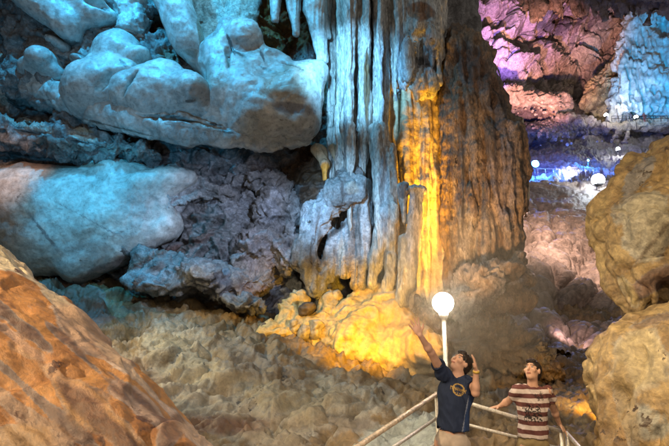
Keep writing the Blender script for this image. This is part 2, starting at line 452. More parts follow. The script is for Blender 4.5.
# ------------------------------------------------------------------ ground: one sheet, fan shaped, finer near the viewer
gp = np.array([(X, Y, Z) for X, Y, Z in (
    [tuple(P(*q)) for q in [(430, 446, 7.0), (300, 446, 7.5), (190, 446, 8.0), (120, 400, 9.5), (180, 400, 9.0), (300, 395, 10.0), (400, 400, 10.5), (60, 287, 14.5),
                            (150, 312, 14.0), (120, 340, 12.5), (230, 335, 13.2), (240, 345, 12.0), (330, 362, 12.8), (400, 378, 13.2), (470, 385, 14.0), (520, 395, 13.0), (560, 400, 14.0),
                            (590, 400, 13.0), (470, 446, 8.5), (560, 446, 9.0), (600, 440, 9.0), (520, 340, 20.0), (575, 350, 21.0), (600, 345, 22), (470, 330, 19),
                            (500, 300, 26), (560, 300, 30), (605, 320, 24), (0, 287, 14.5), (-60, 300, 13.5), (700, 380, 14)]]
    + [(-9, 6, 0.5), (-9, 2, 0), (9, 6, -0.3), (9, 2, -0.3), (0, 1, -0.35), (-4, 1, -0.3), (4, 1, -0.35), (0, 4.5, -0.3), (-12, 12, 2), (12, 12, 0.5), (0, -4, -0.3), (-12, -4, 0), (12, -4, -0.3)])])


def ground_z():
    xy = gp[:, :2] / 5; n = len(gp); r = np.linalg.norm(xy[:, None] - xy[None], axis=2)
    M = np.zeros((n + 3, n + 3)); M[:n, :n] = r - 0.03 * np.eye(n); M[:n, n] = 1; M[:n, n + 1:] = xy; M[n, :n] = 1; M[n + 1:, :n] = xy.T
    w = np.linalg.solve(M, np.concatenate([gp[:, 2], [0, 0, 0]]))
    def f(X, Y):
        a = X / 5; b = Y / 5; o = w[n] + w[n + 1] * a + w[n + 2] * b
        for i in range(n): o = o + w[i] * np.sqrt((a - xy[i, 0]) ** 2 + (b - xy[i, 1]) ** 2 + 0.02)
        return o
    return f


gz = ground_z()
na, nr = 800, 560
A, Rr = np.meshgrid(np.linspace(-1.05, 1.0, na), np.concatenate([np.linspace(-4, 5.4, 40), np.geomspace(5.5, 60, nr - 40)]))
X = (A * (np.maximum(Rr, 0) * 0.76 + 3 + 6 * sstep(5, 0, Rr))).ravel(); Y = Rr.ravel()
Z = gz(X, np.minimum(Y, 34)) ; Z = np.where(Y > 34, Z, Z)
G = np.stack([X, Y, Z], 1)
wp = np.stack([fbm(G * 0.55, 3), fbm(G * 0.55 + 40, 3)], 1) * 0.55
q2 = np.stack([X * 0.9 + Y * 0.35, Y * 1.05 - X * 0.25], 1) + wp
c1, c1b, cr = cells(q2 * 0.95); c2, c2b, cr2 = cells(q2 * 2.3 + 9, 3)
fade = sstep(5.4, 6.6, Y + 0.25 * np.maximum(0, -X - 1))
c3, c3b, _ = cells(q2 * 4.2 + wp * 2 + 3, 8)
qa = np.stack([X * 0.75 + Y * 0.55, (Y - X * 0.55) * 1.9, Z * 1.5], 1) + np.repeat(wp, 2, 1)[:, :3] * 1.6
terr = ridged(qa * 0.55, 4, 0.55)
pil = lambda c, w: np.sqrt(np.maximum(0.0, 1 - (c / w) ** 2))
lump = 0.16 * (0.6 - c1 ** 2) * (0.5 + cr) + 0.20 * pil(c2, 0.95) * (0.25 + cr2) + 0.10 * np.minimum(c2b - c2, 0.25) + 0.05 * pil(c3, 0.9) + 0.26 * (terr - 1.1)
rim = ridged(np.stack([X * 1.6, Y * 1.6, Z * 2.5], 1) + np.repeat(wp[:, :1], 3, 1) * 1.5, 4) * 0.055
amp_ = 1 + 0.2 * sstep(9, 13, Y)
G[:, 2] += 0
GQ = grid_quads(na, nr); GN = vnormals(G, GQ)
G = G + GN * (fade * .8 * (lump * amp_ + rim * .6 + 0.12 * fbm(G * 0.5, 2)) + fbm(G * 3, 3) * 0.015)[:, None]
gx, gy = unproj(G)
gx = np.where(Y > 1, gx, -999)
T = blobs(gx, gy, G, [(215, 400, 150, 60, -10, (0.25, 0.185, 0.095), 0.7), (180, 345, 60, 35, -30, (0.32, 0.26, 0.15), 0.6), (330, 400, 90, 26, -8, (0.25, 0.20, 0.11), 0.6), (250, 360, 60, 14, -20, (.16, .11, .06), .8), (360, 425, 50, 10, -14, (.15, .11, .07), .8),
                      (110, 385, 60, 45, -30, (0.16, 0.08, 0.03), 0.8), (80, 300, 40, 18, -20, (0.12, 0.055, 0.02), 0.9), (215, 425, 60, 13, 0, (0.14, 0.06, 0.025), 0.9),
                      (400, 440, 60, 25, 20, (0.36, 0.38, 0.34), 0.9), (560, 380, 70, 40, 0, (0.13, 0.085, 0.05), 0.9), (500, 340, 70, 45, 0, (0.15, 0.10, 0.07), 0.8)], 0.4, 0.8)
put('ground', G, grid_quads(na, nr), M_FLOOR, kind='structure', tint=T)

# ------------------------------------------------------------------ cave walls
ctrl = [(-170, -80, 9), (-170, 200, 10), (-170, 400, 11), (0, -80, 13.0), (0, 60, 14.35), (0, 150, 14.5), (0, 230, 15.2), (0, 300, 15.4), (100, -80, 13.6), (100, 60, 14.9), (110, 150, 15.0),
        (160, 235, 15.4), (110, 300, 15.2), (200, -80, 14.0), (200, 60, 15.2), (220, 150, 15.5), (230, 220, 15.0), (230, 300, 15.0), (230, 350, 14.8), (310, 60, 15.8), (310, 180, 15.4), (320, 250, 15.3), (320, 330, 14.6),
        (400, -80, 14.6), (400, 100, 15.4), (400, 240, 15.6), (400, 360, 15.2), (470, -80, 16.5), (470, 100, 17), (470, 300, 17)]
px, py, V, Q, N = sheet(-170, 478, -80, 400, 1.05, ctrl)
w1 = np.stack([fbm(V * 0.35, 3), fbm(V * 0.35 + 31, 3), fbm(V * 0.35 + 77, 3)], 1)
crk = ridged(V * np.array([0.75, 0.75, 1.0]) + w1 * 0.9, 5, 0.55)
sm = fbm(V * 0.55, 3)
lay = ridged(np.stack([V[:, 0] * 0.35 + V[:, 2] * 0.15, V[:, 1] * 0.4, V[:, 2] * 1.5 + V[:, 0] * 0.55], 1) + w1, 4, 0.55)
flt = fbm(V * np.array([2.6, 1.5, 0.22]), 4) + 0.6 * ridged(V * np.array([4.6, 2, 0.35]), 3)
lower = sstep(150, 185, py); right = sstep(300, 345, px)
rub = sstep(95, 115, py - 0.12 * px) * (1 - sstep(150, 172, py - 0.02 * px)) * (1 - sstep(150, 230, px))
h = 0.30 * sm + lower * (1 - right) * (0.34 * (crk - 1) + 0.16 * (lay - 1)) + (1 - lower) * (1 - right) * 0.34 * (crk - 1) + rub * 0.22 * (lay - 1) + right * flt * 0.13
f1, f2, _ = cells(np.stack([V[:, 0] * 1.4, V[:, 2] * 1.4], 1) + w1[:, :2])
e1, e2, _ = cells(np.stack([V[:, 0] * 3.2, V[:, 2] * 3.2], 1) + w1[:, :2] * 2, 4)
h = h + (1 - right) * (0.30 * np.minimum(f2 - f1, 0.4) + 0.16 * np.minimum(e2 - e1, 0.35)) + 0.04 * fbm(V * 4, 3)
V = V + N * h[:, None]
T = blobs(px, py, V, [
    (165, 25, 26, 60, -10, (0.10, 0.05, 0.025), 1), (215, 22, 40, 25, 0, (0.42, 0.40, 0.34), 0.9), (275, 30, 50, 42, 0, (0.22, 0.09, 0.02), 1), (318, 95, 14, 48, -8, (0.26, 0.12, 0.03), 1), (300, 165, 60, 22, 0, (0.12, 0.06, 0.025), 1), (255, 150, 30, 12, 0, DARK, .9),
    (190, 60, 22, 22, 0, (0.14, 0.11, 0.08), 1), (60, 50, 60, 14, -10, (0.10, 0.09, 0.08), 0.9),
    (5, 75, 16, 40, 0, (0.5, 0.36, 0.28), 0.9), (60, 135, 90, 22, -8, (0.17, 0.13, 0.105), 0.9), (35, 128, 26, 9, 0, CRM, 0.75), (95, 138, 22, 7, -10, CRM, 0.7), (30, 150, 40, 6, 0, DARK, 0.8), (130, 158, 30, 8, -10, DARK, 0.7),
    (225, 205, 34, 20, -30, (0.26, 0.26, 0.27), 0.8), (270, 160, 20, 12, 10, (0.3, 0.3, 0.32), 0.8), (180, 255, 60, 10, 35, (0.14, 0.07, 0.05), 0.9), (240, 190, 40, 5, 25, DARK, 0.9), (300, 205, 22, 10, 50, (0.16, 0.07, 0.03), 0.9),
    (175, 280, 60, 16, 0, (0.32, 0.33, 0.36), 0.8), (100, 290, 40, 8, 0, DARK, 0.8), (270, 260, 50, 34, 0, (0.23, 0.20, 0.19), 0.7), (250, 300, 40, 10, 0, (0.10, 0.07, 0.06), 0.8)], 0.45, 0.7)
put('cave_wall', V, Q, M_GREY, kind='structure', tint=T)

# far chamber: back wall, its sloping floor, the scalloped slope that climbs to it
ctrl = [(420, -60, 118), (420, 100, 118), (560, -60, 112), (560, 60, 124), (560, 110, 118), (640, 0, 118), (640, 120, 112), (760, -60, 100), (760, 120, 100), (500, 130, 100), (580, 160, 118)]
px, py, V, Q, N = sheet(415, 770, -70, 190, 0.85, ctrl)
vs = V / 8.0
w1 = np.stack([fbm(vs * 0.5, 3), fbm(vs * 0.5 + 31, 3), fbm(vs * 0.5 + 77, 3)], 1)
f1, f2, cr = cells(np.stack([vs[:, 0] * 0.75, vs[:, 2] * 0.5], 1) + w1[:, :2] * 0.6)
g1, g2, _ = cells(np.stack([vs[:, 0] * 2.0, vs[:, 2] * 1.3], 1) + w1[:, :2], 5)
h = 8.5 * (0.5 - f1 ** 2) * (0.4 + cr) + 3.4 * (0.4 - g1 ** 2) + 1.5 * (ridged(vs * np.array([1.1, 1, 0.6]) + w1, 5, 0.6) - 1.1) + 1.2 * fbm(vs * np.array([4, 2, 0.6]), 3) * sstep(60, 0, py) - 1.7 * np.exp(-(f2 - f1) * 7) - .9 * np.exp(-(g2 - g1) * 7)
h = h * 1.35
V = V + N * h[:, None]
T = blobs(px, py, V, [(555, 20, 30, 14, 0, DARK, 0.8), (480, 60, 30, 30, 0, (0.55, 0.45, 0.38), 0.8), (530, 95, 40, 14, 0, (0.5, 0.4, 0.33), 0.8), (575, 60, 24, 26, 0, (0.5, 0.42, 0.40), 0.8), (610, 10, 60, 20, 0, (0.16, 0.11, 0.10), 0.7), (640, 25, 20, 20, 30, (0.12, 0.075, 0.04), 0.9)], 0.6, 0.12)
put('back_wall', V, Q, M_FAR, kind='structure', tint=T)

ctrl = [(440, 200, 50), (440, 160, 80), (500, 150, 96), (520, 130, 104), (520, 108, 110), (580, 106, 108), (560, 130, 98), (600, 120, 99), (610, 130, 97), (680, 130, 96), (780, 130, 90), (540, 160, 84), (600, 165, 78), (640, 150, 84), (700, 160, 80), (780, 160, 70),
        (520, 180, 66), (570, 178, 64), (600, 192, 60), (650, 190, 58), (720, 190, 55), (780, 200, 50), (560, 188, 58), (500, 188, 60)]
px, py, V, Q, N = sheet(440, 780, 104, 191, 0.8, ctrl)
vs = V / 5.0; w1 = np.stack([fbm(vs, 3), fbm(vs + 31, 3)], 1)
f1, f2, cr = cells(vs[:, :2] * 0.9 + w1 * 0.5)
h = 1.2 * (0.4 - f1 ** 2) + 0.9 * (ridged(vs * 0.9, 5, 0.65) - 1.1)
V[:, 2] += h * sstep(206, 180, py) + 0
T = blobs(px, py, V, [(560, 120, 40, 17, -15, (0.55, 0.42, 0.33), 0.9), (530, 122, 30, 12, 0, (0.12, 0.08, 0.09), 0.8), (590, 150, 60, 12, 0, (0.10, 0.08, 0.085), 0.7), (640, 145, 40, 20, 0, (0.2, 0.16, 0.16), 0.7), (640, 118, 40, 5, 0, (0.5, 0.45, 0.38), 0.9)], 0.7, 0.25)  # first patch paints a pool of pink light as paler rock
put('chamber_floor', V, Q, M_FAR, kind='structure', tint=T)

ctrl = [(430, 170, 60), (430, 300, 22), (430, 350, 19), (500, 172, 60), (500, 230, 38), (510, 290, 25), (520, 335, 20.5), (560, 172, 62), (540, 200, 50), (560, 240, 36), (570, 290, 26), (575, 335, 21.5), (600, 185, 60), (600, 240, 40), (605, 290, 28), (605, 335, 23), (680, 180, 52), (680, 260, 34), (680, 350, 20)]
px, py, V, Q, N = sheet(430, 690, 183, 362, 0.8, ctrl)
N = vnormals(V, Q)
# flowing scallops: cells measured along the surface, stretched downhill
sc = np.stack([V[:, 0] / (V[:, 1] * 0.055 + 0.1), np.log(V[:, 1]) * 9.0], 1)
w1 = np.stack([fbm(V * 0.16, 3), fbm(V * 0.16 + 31, 3)], 1)
f1, f2, cr = cells(sc * np.array([0.8, 0.95]) + w1 * 0.9, 2)
g1, g2, _ = cells(sc * 2.2 + w1 * 1.4, 6)
size = V[:, 1] * 0.055 * (1 - .75 * sstep(36, 52, V[:, 1]))
h = size * (0.80 * (0.45 - f1 ** 2) + 0.16 * (0.4 - g1 ** 2) + 0.10 * np.minimum(f2 - f1, 0.3) - .30 * np.exp(-(f2 - f1) * 9) * sstep(60, 35, V[:, 1]) - .10 * np.exp(-(g2 - g1) * 9)) + 0.10 * fbm(V * 0.9, 4) + 0.05 * ridged(V * 1.2, 4)
V = V + N * h[:, None]
T = blobs(px, py, V, [(505, 310, 30, 40, 0, (0.30, 0.22, 0.15), 0.7), (530, 200, 40, 16, 0, (0.16, 0.12, 0.11), 0.8), (585, 200, 20, 20, 0, (0.2, 0.14, 0.12), 0.7)], 0.5, 0.3)
put('rock_slope', V, Q, M_SLOPE, kind='structure', tint=T)


# ------------------------------------------------------------------ formations that stand out from the walls, each a thing of its own
def displace(V, Q, style, amp, ds=1.0):
    N = vnormals(V, Q); V0 = V; V = V * ds
    if style == 'smooth':
        w = fbm(V * 0.8, 3)[:, None] * 0.8
        h = fbm(V * 0.9, 3) * 0.6 + fbm(V * 3.2, 3) * 0.14 + 0.16 * (ridged(V * np.array([1.7, 1.7, 1.2]) + w, 3) - 1.1) + 0.07 * fbm(V * np.array([6, 6, 1.0]) + w, 3)
    elif style == 'drip': h = .22 * fbm(V * np.array([9, 9, 0.6]), 2) + fbm(V * np.array([4.5, 4.5, 0.35]), 4) + 0.5 * ridged(V * np.array([2.4, 2.4, 0.22]), 3) - 0.4 + 0.25 * fbm(V * 3, 3)
    elif style == 'rough':
        w = np.stack([fbm(V * 0.7, 3), fbm(V * 0.7 + 31, 3), fbm(V * 0.7 + 77, 3)], 1)
        h = (ridged(V * 1.1 + w * 0.7, 5, 0.55) - 1.2) * 0.7 + 0.3 * fbm(V * 0.8, 2)
    elif style == 'slant':
        a = np.stack([V[:, 0] * .75 - V[:, 2] * .66, V[:, 1], V[:, 0] * .66 + V[:, 2] * .75], 1); w = fbm(V * 1.1, 3)[:, None]
        h = 0.9 * fbm(V * 1.1, 2) + 0.55 * (ridged(a * np.array([.5, .8, 3.2]) + w * .7, 4, .5) - 1.2) + .3 * fbm(a * np.array([1.5, 3, 9]) + w, 3) + .08 * fbm(V * 9, 2) - .45 * np.exp(-np.abs(noise3(a * np.array([.35, .6, 2.0]) + w * .5 + 8)) * 18)
    elif style == 'fold':
        w = np.stack([fbm(V * .8, 3), fbm(V * .8 + 31, 3), fbm(V * .8 + 77, 3)], 1)
        h = .9 * fbm(V * np.array([1.5, 1.5, .7]) + w * .5, 2) + .5 * (ridged(V * np.array([1.3, 1.3, .55]) + w * .8, 3) - 1.1) + .12 * fbm(V * 5 + w, 3) - .55 * np.exp(-np.abs(noise3(V * np.array([.9, .9, 1.3]) + w * .6 + 5)) * 20)
    elif style == 'craggy':
        w = np.stack([fbm(V * 1.5, 3), fbm(V * 1.5 + 31, 3), fbm(V * 1.5 + 77, 3)], 1)
        a = V @ np.array([[.8, .2, .5], [0, 1, 0], [-.5, .3, .8]]).T
        h = (ridged(a * np.array([0.7, 0.7, 2.6]) + w * 0.6, 4, 0.5) - 1.2) * 0.8 + 0.6 * fbm(V * 1.3, 2) + .04 * (ridged(V * 5 + w, 3) - 1) - .6 * np.exp(-np.abs(noise3(a * np.array([.6, .6, 1.1]) + 5)) * 22)
    elif style == 'flow':
        w = fbm(V * 0.6, 3)[:, None]
        h = fbm(V * np.array([1.5, 1.5, 0.6]) + w, 4) + 0.35 * (ridged(V * np.array([3.0, 3.0, 1.2]) + w, 3) - 1.0)
    return V0 + N * (h * amp)[:, None]


SC = []


def formation(name, label, cat, prims, mat, h=0.06, style='smooth', amp=0.12, group=None, stain_light=None, origin=None, nf=1.0, sm=1, nz=0.4, **kw):
    """prims: ('e', px, py, d, rpx, rpy, depth radius m, tilt, blend)  or  ('c', px, py, d, rpx,  px, py, d, rpx, blend, depth squash) ; 'x' = ellipsoid hollow"""
    lo = np.full(3, 1e9); hi = -lo; L = []
    for p in prims:
        if p[0] in 'ex':
            _, x, y, d, a, b, c, t, k = p; m = mpp(y, d); cc = P(x, y, d); r = np.array([a * m, c, b * m]); L.append((p[0], cc, r, roty(t), k)); pts = [(cc, r.max())]
            if p[0] == 'x': continue
        else:
            _, x, y, d, a, x2, y2, d2, a2, k, fl = p; c1 = P(x, y, d); c2 = P(x2, y2, d2); r1 = a * mpp(y, d); r2 = a2 * mpp(y2, d2); L.append(('c', c1, c2, r1, r2, k, fl)); pts = [(c1, r1 / min(1, fl)), (c2, r2 / min(1, fl))]
        for c, r in pts: lo = np.minimum(lo, c - r); hi = np.maximum(hi, c + r)
    lo -= 0.15 + h * 3; hi += 0.15 + h * 3
    F = Field(lo, hi, h)
    for p in L:
        if p[0] == 'e': F.ell(p[1], p[2], p[3], p[4])
        elif p[0] == 'x': F.ell(p[1], p[2], p[3], p[4], cut=True)
        else: F.cap(p[1], p[2], p[3], p[4], p[5], (1, p[6], 1))
    V, Q = F.mesh(); V = relax(V, Q, sm)
    V = displace(V, Q, style, amp, min(1.0, nf))
    px, py = unproj(V)
    T = blobs(px, py, V, stain_light or [], nz, nf)
    props = dict(label=label, category=cat); props.update(kw)
    if group: props['group'] = group
    if kw.get('kind') == 'part': props = {}
    o = put(name, V, Q, mat, tint=T, origin=origin, **props)
    return o

# crusty rock that shows between the lobes
formation('crinkled_crust', 'crinkled dark veined crust filling the gaps between the pale lobes', 'rock formation',
          [('e', 30, 30, 14.25, 60, 44, .55, 0, 0), ('e', 95, 40, 14.35, 60, 40, .55, 0, .4), ('e', 40, 88, 14.3, 52, 20, .5, -20, .4), ('e', 150, 62, 14.4, 34, 30, .5, 0, .4), ('e', 190, 84, 14.35, 26, 18, .5, 0, .3), ('e', 100, 0, 14.2, 60, 30, .5, 0, .4)],
          M_GREY, .055, 'rough', .34, None, [(60, 60, 120, 80, 0, (.24, .235, .22), .55), (60, 48, 40, 10, -10, (.42, .43, .42), .6), (115, 15, 14, 8, 0, (.4, .42, .4), .6), (85, 30, 20, 5, 20, (.4, .4, .38), .5), (180, 78, 26, 9, -30, DARK, .8), (45, 40, 30, 5, -10, DARK, .6), (170, 62, 14, 14, 0, (.14, .12, .06), .8), (30, 90, 30, 6, -20, (.36, .37, .36), .6)])  # pale marks paint lit crests, dark ones paint shaded gaps
formation('backing_slab', 'flat beige grey slab at the top edge behind the round ball', 'rock formation', [('e', 222, 0, 14.8, 40, 60, .5, 0, 0), ('e', 215, 60, 14.5, 22, 36, .4, 10, .3)], M_GREY, .06, 'flow', .14, None, [(222, 20, 60, 70, 0, (.46, .43, .37), 1)])
# upper left: the rounded, pale flowstone masses
RUSTY = (0.24, 0.10, 0.03)
formation('flowstone_lobe', 'big round pale lobe leaning left, like a resting head, in the upper left wall', 'rock formation',
          [('e', 118, 58, 13.9, 26, 27, .8, 15, 0), ('e', 98, 90, 13.7, 35, 30, 1.0, 30, .4), ('e', 108, 42, 14.0, 9, 7, .45, 0, .08), ('e', 138, 58, 13.7, 14, 9, .5, 35, .08), ('x', 112, 72, 12.95, 4, 24, .25, -35, .1), ('e', 128, 78, 13.75, 16, 12, .6, 40, .15)],
          M_PALE, .05, 'smooth', .10, 'pale flowstone lobes high on the left wall', [(122, 62, 8, 3, -50, DARK, .6), (95, 78, 12, 3, 60, (.2, .19, .18), .5)])
formation('flowstone_lobe', 'long pale lobe pointing right below the leaning round one, with a dull brownish tip', 'rock formation',
          [('c', 130, 94, 13.5, 21, 185, 92, 13.3, 20, .5, .9), ('e', 196, 95, 13.2, 20, 17, .7, -10, .4), ('e', 160, 82, 13.5, 26, 19, .7, 25, .4), ('c', 150, 106, 13.4, 14, 230, 112, 13.5, 12, .5, 1), ('x', 165, 116, 12.75, 62, 3, .55, -8, .06), ('x', 128, 84, 12.8, 3, 18, .35, -30, .08)],
          M_PALE, .05, 'smooth', .12, 'pale flowstone lobes high on the left wall', [(202, 92, 14, 15, 0, (.25, .20, .16), .85), (190, 101, 6, 2, 0, DARK, .7)])
formation('flowstone_lobe', 'small round pale knob at the far left of the upper wall', 'rock formation',
          [('e', 43, 60, 13.7, 14, 12, .6, 10, 0), ('e', 58, 44, 13.95, 16, 7, .4, -30, .1), ('e', 82, 62, 13.95, 14, 6, .4, -25, .1), ('e', 33, 68, 14.0, 12, 9, .5, 10, .2), ('e', 56, 74, 14.1, 14, 8, .5, -10, .2), ('c', 20, 75, 14.2, 8, 60, 92, 14, 7, .2, 1)], M_PALE, .045, 'smooth', .10, 'pale flowstone lobes high on the left wall')
formation('flowstone_lobe', 'top left pale mass with a scooped underside beside the dark cleft', 'rock formation',
          [('c', 25, -15, 13.2, 22, 68, 22, 13.5, 17, .3, 1), ('c', 70, -12, 13.3, 20, 95, 10, 13.5, 14, .3, 1), ('e', 72, 36, 13.8, 12, 8, .5, -30, .3), ('e', 100, 18, 13.8, 18, 12, .5, 0, .3), ('x', 97, -3, 13.1, 14, 8, .7, 0, .12)],
          M_PALE, .05, 'smooth', .10, 'pale flowstone lobes high on the left wall', [(75, 45, 14, 4, -20, DARK, .6)])
formation('flowstone_lobe', 'small pale knob between the top left mass and the dark brown cleft', 'rock formation',
          [('e', 127, 28, 13.9, 10, 12, .45, 0, 0), ('e', 124, 10, 14.0, 9, 12, .4, 15, .2), ('e', 140, 20, 14.1, 8, 20, .4, 10, .25), ('e', 138, 3, 14.0, 10, 10, .4, 0, .2)], M_PALE, .045, 'rough', .14, 'pale flowstone lobes high on the left wall',
          [(138, 14, 8, 12, 0, DARK, .5)])
formation('hanging_slab', 'smooth pale tongue of rock hanging from the top edge beside the dark cleft', 'rock formation',
          [('c', 158, -40, 13.2, 20, 184, 28, 13.5, 17, .3, .8), ('e', 189, 42, 13.5, 16, 17, .5, 35, .3), ('e', 199, 60, 13.9, 10, 16, .5, 30, .3)],
          M_PALE, .045, 'smooth', .08, None, [(201, 35, 3, 26, 8, (.20, .15, .08), .75), (190, 52, 12, 6, -20, (.22, .17, .1), .6)])
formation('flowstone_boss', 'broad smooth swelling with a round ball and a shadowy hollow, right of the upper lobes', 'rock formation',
          [('c', 222, 62, 13.9, 26, 262, 112, 13.4, 30, .5, .9), ('e', 296, 100, 13.4, 27, 36, .8, -12, .5), ('c', 226, 100, 13.6, 26, 300, 126, 13.5, 16, .4, .9), ('e', 265, 72, 13.7, 34, 26, .7, -18, .4),
           ('e', 245, 38, 13.3, 19, 18, .6, 0, .15), ('e', 312, 80, 13.6, 13, 24, .5, -25, .4), ('e', 228, 38, 13.6, 10, 22, .5, 0, .2), ('x', 291, 102, 12.3, 20, 10, .45, -12, .3), ('x', 275, 52, 12.9, 14, 8, .35, -20, .25),
           ('c', 205, 120, 13.7, 16, 260, 135, 13.6, 14, .4, .9), ('x', 226, 48, 12.7, 2.5, 22, .45, 8, .06), ('x', 262, 48, 12.75, 2.2, 16, .4, 25, .05), ('x', 285, 60, 12.9, 22, 2, .4, -32, .05)],
          M_PALE, .055, 'smooth', .14, None, [(287, 84, 34, 20, 0, (.36, .33, .26), .8), (290, 108, 22, 8, -8, (.14, .14, .15), .8), (240, 62, 14, 10, 40, (.36, .36, .32), .7), (220, 75, 20, 20, 0, (.44, .41, .34), .6), (231, 45, 2, 14, 20, DARK, .8), (240, 54, 12, 1.5, -30, DARK, .8), (262, 55, 2, 14, 20, DARK, .7), (255, 45, 12, 2, -10, DARK, .5), (268, 70, 14, 2, -25, DARK, .6)])  # hollow and crease lines carry painted shade
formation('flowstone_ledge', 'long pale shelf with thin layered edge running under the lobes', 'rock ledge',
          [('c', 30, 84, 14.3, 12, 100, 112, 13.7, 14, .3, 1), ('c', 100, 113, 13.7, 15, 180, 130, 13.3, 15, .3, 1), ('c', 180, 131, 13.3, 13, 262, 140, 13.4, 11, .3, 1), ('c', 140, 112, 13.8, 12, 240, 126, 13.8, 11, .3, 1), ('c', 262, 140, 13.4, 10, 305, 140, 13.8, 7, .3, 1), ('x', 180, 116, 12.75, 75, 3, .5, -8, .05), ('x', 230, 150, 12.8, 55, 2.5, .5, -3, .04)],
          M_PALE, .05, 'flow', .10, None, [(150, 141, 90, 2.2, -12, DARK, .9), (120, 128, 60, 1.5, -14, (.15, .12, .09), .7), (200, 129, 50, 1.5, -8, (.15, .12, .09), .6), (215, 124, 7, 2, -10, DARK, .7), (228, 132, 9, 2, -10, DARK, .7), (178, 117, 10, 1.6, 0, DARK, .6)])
# lower left wall: large smooth boulder
formation('smooth_boulder', 'large smooth pale boulder low on the left wall behind the orange foreground rock', 'boulder',
          [('e', 60, 222, 14.5, 112, 54, 1.1, 12, 0), ('e', 20, 200, 14.4, 60, 36, 1.1, 0, .5), ('e', 150, 186, 14.4, 48, 14, .8, 14, .4), ('c', 80, 268, 14.2, 16, 170, 225, 14.6, 14, .5, .9), ('e', 120, 172, 14.6, 34, 12, .8, -8, .3)],
          M_PALE, .07, 'smooth', .12, None, [(25, 175, 40, 8, 5, (.58, .48, .40), .9), (15, 200, 22, 30, 0, (.56, .46, .38), .8), (48, 238, 2, 34, 38, (.18, .18, .18), .7), (80, 215, 60, 1.6, -28, (.2, .2, .2), .6), (100, 240, 46, 1.6, 20, (.2, .2, .2), .6),  # cream patches paint in the pale warm light at upper left
                                        (110, 270, 50, 9, 25, (.16, .13, .12), .8), (60, 165, 60, 4, 0, (.2, .14, .1), .8), (85, 250, 30, 14, 0, (.38, .38, .36), .7)])
formation('rock_rib', 'bluish grey rib slanting down under the smooth boulder to the cave floor', 'rock formation',
          [('c', 175, 195, 14.6, 14, 120, 250, 14.3, 12, .4, 1), ('c', 165, 178, 14.7, 14, 230, 196, 15, 10, .4, 1), ('c', 150, 262, 14.2, 16, 215, 285, 14.0, 13, .4, 1), ('e', 205, 275, 13.8, 26, 14, .7, -15, .4), ('e', 245, 304, 13.6, 22, 9, .5, -12, .4), ('e', 160, 285, 13.8, 36, 10, .5, -8, .4)],
          M_GREY, .06, 'rough', .30, None, [(160, 200, 30, 30, 0, (.36, .37, .38), .7), (150, 275, 30, 10, 0, (.34, .36, .38), .7), (220, 285, 40, 16, 0, (.13, .12, .13), .8), (190, 290, 30, 6, 0, (.05, .045, .05), .7), (140, 262, 40, 4, 25, (.14, .07, .04), .8)])
# stalactites at the top
for i, (x, y0, r0, x1, y1, r1, lab) in enumerate([
        (272, -45, 9, 276, 20, 3.2, 'short pale stalactite at the top edge, leftmost of the row of three'),
        (288, -45, 10, 296, 33, 3.6, 'pale pointed stalactite at the top edge, between a short one and a broad one'),
        (306, -45, 14, 322, 58, 5.5, 'broad pale stalactite reaching furthest down, rightmost of the row of three at the top')]):
    formation('stalactite', lab, 'stalactite', [('c', x, y0, 13.6, r0, (x + x1) / 2 + 1, (y0 + y1) / 2, 13.6, (r0 * .45 + r1 * .62), .15, .9), ('c', (x + x1) / 2 + 1, (y0 + y1) / 2, 13.6, (r0 * .45 + r1 * .62), x1, y1, 13.6, r1, .15, .9), ('c', x + r0 * .6, y0, 13.8, r0 * .6, x1 + r1, y1 - 22, 13.75, r1 * .6, .12, 1)],
              M_PALE, .035, 'drip', .06, 'stalactites in a row at the top', [(x + 8, 20, 1.5, 30, 0, (.3, .25, .18), .5)])
formation('stalactite', 'small stub with orange light painted in, hanging alone below the pale swelling', 'stalactite', [('c', 325, 163, 13.8, 3.6, 325, 179, 13.8, 3.0, .1, 1), ('c', 318, 150, 14.2, 7, 326, 165, 13.9, 4, .2, 1), ('c', 334, 148, 14.2, 5, 338, 166, 14.1, 2, .2, 1)], M_CREAM, .03, 'drip', .04, None, [(325, 171, 6, 11, 0, (.75, .30, .04), 1.0)])  # orange lamp light on the tip painted into the albedo
# fluted curtain in the middle
rs = random.Random(4)
pr = []
x = 330.0
while x < 400:
    y1 = 185 + 70 * rs.random() + (0 if x < 352 else 30); r = rs.uniform(2.0, 5.6); d = 14.4 - rs.random() * 1.1 + (.35 if x < 345 else 0)
    if 363 < x < 372: y1 = 60; d = 14.8
    if x > 388: y1 = 90 + 25 * rs.random()
    pr.append(('c', x + rs.uniform(-2, 2), -50, d - .1, r * 1.25, x + rs.uniform(-2, 2), y1 * .55, d, r, .06, .7))
    pr.append(('c', x, y1 * .55, d, r, x + rs.uniform(-4, 5), y1, d + .1, r * .35, .08, .7)); x += r * 1.35 + rs.uniform(0, 2.2)
pr += [('c', 345, -50, 15.0, 20, 350, 190, 15.2, 16, .3, 1), ('c', 382, -50, 14.9, 18, 378, 250, 15.0, 14, .3, 1)]
formation('fluted_curtain', 'tall curtain of narrow blue grey flutes hanging from the top in the middle', 'rock curtain', pr, M_CURT, .034, 'drip', .12, None,
          [(337, 60, 3, 90, 0, (.55, .5, .42), .8), (352, 40, 5, 70, 0, (.5, .5, .47), .7), (367, 95, 4, 60, 0, (.16, .075, .02), .95), (371, 45, 3, 50, 0, DARK, .7), (384, 70, 8, 60, 0, (.42, .44, .47), .8), (357, 95, 2, 45, 0, DARK, .8), (345, 120, 3, 50, 0, DARK, .5), (396, 60, 4, 70, 0, (.3, .27, .26), .7), (392, 130, 4, 60, 0, (.45, .42, .4), .6)])
